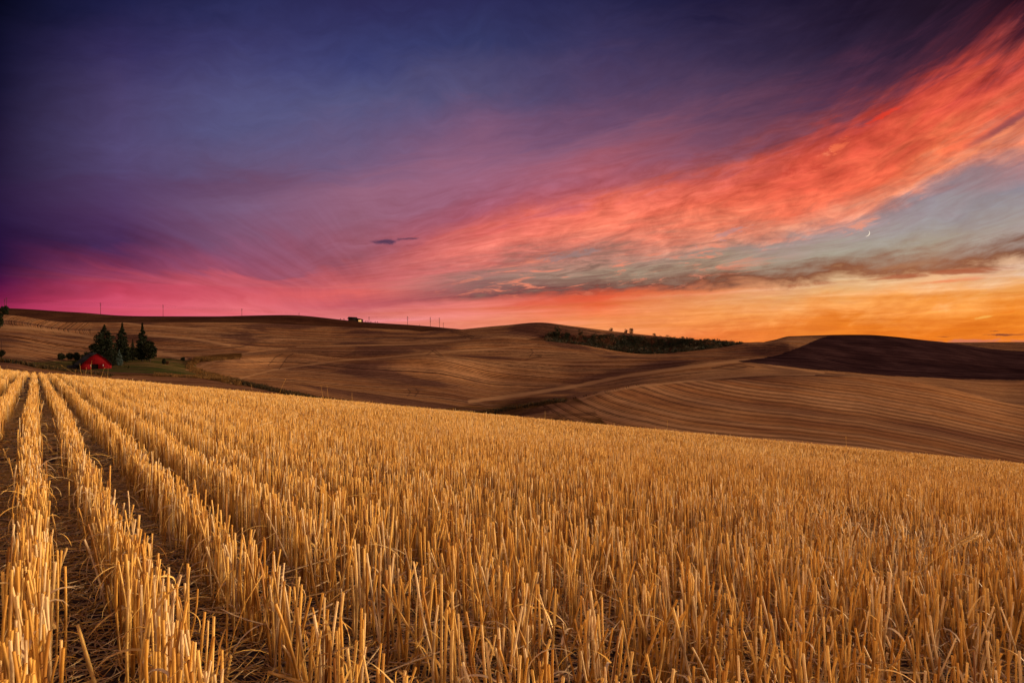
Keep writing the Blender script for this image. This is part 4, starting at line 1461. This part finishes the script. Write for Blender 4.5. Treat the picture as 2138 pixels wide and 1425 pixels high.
span(13.5, 210, 4, 'wires from the left edge poles to the pole above the farm')
span(210, 340.5, 3, 'wires between the two poles on the ridge above the farm')
span(340.5, 505, 3, 'wires running down the bare ridge to the lone pole')
span(505, 624.5, 2, 'wires from the lone pole to the pole tip behind the crest')
span(770.5, 851, 3, 'wires from the short pole by the house to the tall pole')
span(851, 898.5, 3, 'wires from the tall pole to the left pole of the pair')
span(898.5, 917.5, 5, 'wires strung between the two poles of the tall pair')


# ------------------------------------------------------------------ scrub thicket on the far slope, with the bushes that stand out
def build_thicket():
    C, S, T = [], [], []
    r_ = np.random.default_rng(5)
    colX = {}
    n = 0
    xs_ = r_.uniform(1140, 1548, 900)
    xs_ = np.concatenate([xs_, r_.uniform(1230, 1500, 700)])
    X, D, Z, _ = columns(xs_)
    for i, px in enumerate(xs_):
        top = np.interp(px, [1125, 1150, 1180, 1230, 1270, 1340, 1420, 1500, 1548], [712, 696, 698, 702, 701, 704, 709, 714, 717])
        low = np.interp(px, [1125, 1150, 1200, 1260, 1380, 1450, 1548], [716, 714, 722, 730, 746, 734, 721])
        py = r_.uniform(top, low)
        yy = HY - Z[:, i] / D[:, i] * F
        k0, k1 = int(9.0 * SUB), int(11 * SUB)
        k = k0 + int(np.argmin(np.abs(yy[k0:k1] - py)))
        if 1188 < px < 1235 and py < 716 and r_.uniform() < 0.75:
            continue
        base = np.array([X[k, i], D[k, i], Z[k, i]])
        w = r_.uniform(2.6, 6.5); h = w * r_.uniform(0.55, 0.9)
        m_ = 46
        d = r_.normal(0, 1, (m_, 3)); d /= np.linalg.norm(d, axis=1, keepdims=True)
        d[:, 2] = np.abs(d[:, 2])
        C.append(base + d * np.array([w / 2, w / 2, h]) * r_.uniform(0.6, 1.1, (m_, 1)))
        kind = vnoise(base[0] / 14, base[1] / 14, 44)
        T.append(np.clip((kind - 0.25) * 0.9 + r_.normal(0, 0.14, m_) + r_.normal(0, 0.12), 0, 1))
    C, T = np.concatenate(C), np.concatenate(T)
    v, f, t = leaf_cloud(C, 0.55, T, 0.7)
    o = mesh_obj('scrub_thicket', v, f, M['scrub'], attrs={'tint': t})
    tag(o, 'dark green and rust-coloured scrub thicket filling the hollow behind the crest', kind='stuff')


build_thicket()
TB = 'bushes standing out of the far thicket'
for (px, tp, bt, w, mt, lb) in [
    (1161, 682, 706, 22, 'broadleaf', 'big dark bush at the left end of the far thicket'),
    (1183, 692, 712, 20, 'broadleaf', 'dark bush just right of the big one at the thicket\'s left end'),
    (1211, 686, 700, 13, 'scrub', 'small dark bush on the bare slope above the thicket'),
    (1276, 685, 697, 12, 'rust', 'round bush on the skyline, leftmost of those against the orange sky'),
    (1306, 688, 698, 9, 'rust', 'low left bush of the skyline pair against the orange sky'),
    (1318, 686, 700, 14, 'rust', 'taller spiky bush of the skyline pair against the orange sky'),
    (1365, 697, 704, 11, 'rust', 'small flat bush on the skyline right of the pair'),
    (1424, 703, 709, 11, 'broadleaf', 'low bush on the skyline above the deepest part of the thicket'),
    (1433, 705, 709, 6, 'broadleaf', 'tiny bush touching the low one on the skyline'),
    (1477, 708, 713, 12, 'broadleaf', 'dark low bush on the skyline near the thicket\'s right end'),
    (1491, 708, 713.5, 4, 'rust', 'thin upright shrub on the skyline near the thicket\'s right end'),
    (1548, 714, 717, 12, 'broadleaf', 'last flat bush where the thicket meets the right crest'),
]:
    base, ys = skyline(px, 9, 12.5)
    if tp < ys + 1:      # on the skyline
        bs = base + Vector((0, -2, -2.2)); bt = ys + 5
    else:
        bs = ground_at(px, bt, 9, 11.2)
    broadleaf(px, tp, bt, w, lb, base=bs, mat=mt, trunk=0.02, name='far_bush', cat='bush', group=TB, lumps=16, per=46)


# ------------------------------------------------------------------ dry weeds along the creek
def build_weeds():
    parts_c, parts_t = [], []
    r_ = np.random.default_rng(9)
    spec = [([(500, 742), (455, 745), (415, 749), (397, 758), (393, 765), (400, 771), (440, 784), (500, 799)], 6.0, 1300, 0),
            ([(-10, 752), (40, 758), (90, 768), (150, 775), (230, 783)], 1.5, 300, -0.2),
            ([(325, 782), (350, 784), (420, 788), (480, 797)], 1.6, 300, 0.0),
            ([(480, 794), (520, 803), (560, 812), (640, 829)], 2.6, 700, -0.7),
            ([(640, 829), (760, 846), (900, 858), (1040, 864)], 2.0, 600, -0.4),
            ([(990, 864), (1080, 850), (1180, 835)], 3.5, 350, -0.3)]
    P, H, T = [], [], []
    for pts, w, n, dark in spec:
        pts = np.array(pts, float)
        seg = np.r_[0, np.cumsum(np.hypot(*np.diff(pts, axis=0).T))]
        s = r_.uniform(0, seg[-1], n)
        px = np.interp(s, seg, pts[:, 0]) + r_.normal(0, 1.5, n)
        py = np.interp(s, seg, pts[:, 1]) + r_.normal(0, w / 2, n)
        X, D, Z, _ = columns(px)
        Y2 = HY - Z / D * F
        for i in range(n):
            k1 = int(6 * SUB)
            col = Y2[SUB:k1, i]
            hit = np.where((col[:-1] >= py[i]) & (col[1:] < py[i]))[0]
            if not len(hit): continue
            k = SUB + hit[0]
            P.append((X[k, i], D[k, i], Z[k, i])); H.append(r_.uniform(0.3, 0.85)); T.append((0.42 if dark == 0 else 0.05) + r_.normal(0, 0.15))
    P = np.array(P); H = np.array(H); T = np.array(T)
    m_ = 14
    base = np.repeat(P, m_, 0) + np.concatenate([r_.normal(0, 0.5, (len(P) * m_, 2)), np.zeros((len(P) * m_, 1))], 1)
    hh = np.repeat(H, m_) * r_.uniform(0.6, 1.2, len(base))
    n = len(base)
    lean = r_.normal(0, 0.25, (n, 2))
    Pp = np.stack([base, base + np.c_[lean * hh[:, None], hh]], 1)
    a = r_.uniform(0, 6.28, n)
    side = np.repeat(np.stack([np.cos(a), np.sin(a), np.zeros(n)], 1)[:, None], 2, 1)
    W = np.stack([np.full(n, 0.16), np.full(n, 0.05)], 1)
    t = np.zeros((n, 2, 3)); t[..., 0] = np.clip(np.repeat(T, m_) + r_.normal(0, 0.15, n), 0, 1)[:, None]
    v, f, tt = ribbons(Pp, W, side, t)
    o = mesh_obj('creek_weeds', v, f, M['weeds'], attrs={'tint': tt})
    tag(o, 'tall dry weeds and grass along the winding creek bank', kind='stuff')


build_weeds()


# ------------------------------------------------------------------ crescent moon
def build_moon():
    d = 9000.0
    root_p = Vector(at_depth(1809, 487, d))
    r0 = 6.6 / F * d
    n = 24
    out, inn = [], []
    for k in range(n + 1):
        a = -math.pi / 2 + math.pi * k / n
        out.append((r0 * math.cos(a), r0 * math.sin(a)))
        inn.append((r0 * 0.74 * math.cos(a), r0 * math.sin(a)))
    b = MB()
    for k in range(n):
        b.prism([out[k], out[k + 1], inn[k + 1], inn[k]], -4, 4)
    o = b.build('crescent_moon', M['moon'])
    o.location = root_p
    o.rotation_euler = (0, R(28), -math.atan2(root_p.x, root_p.y))
    tag(o, 'thin bright crescent moon low in the clear sky on the right', 'moon')


build_moon()
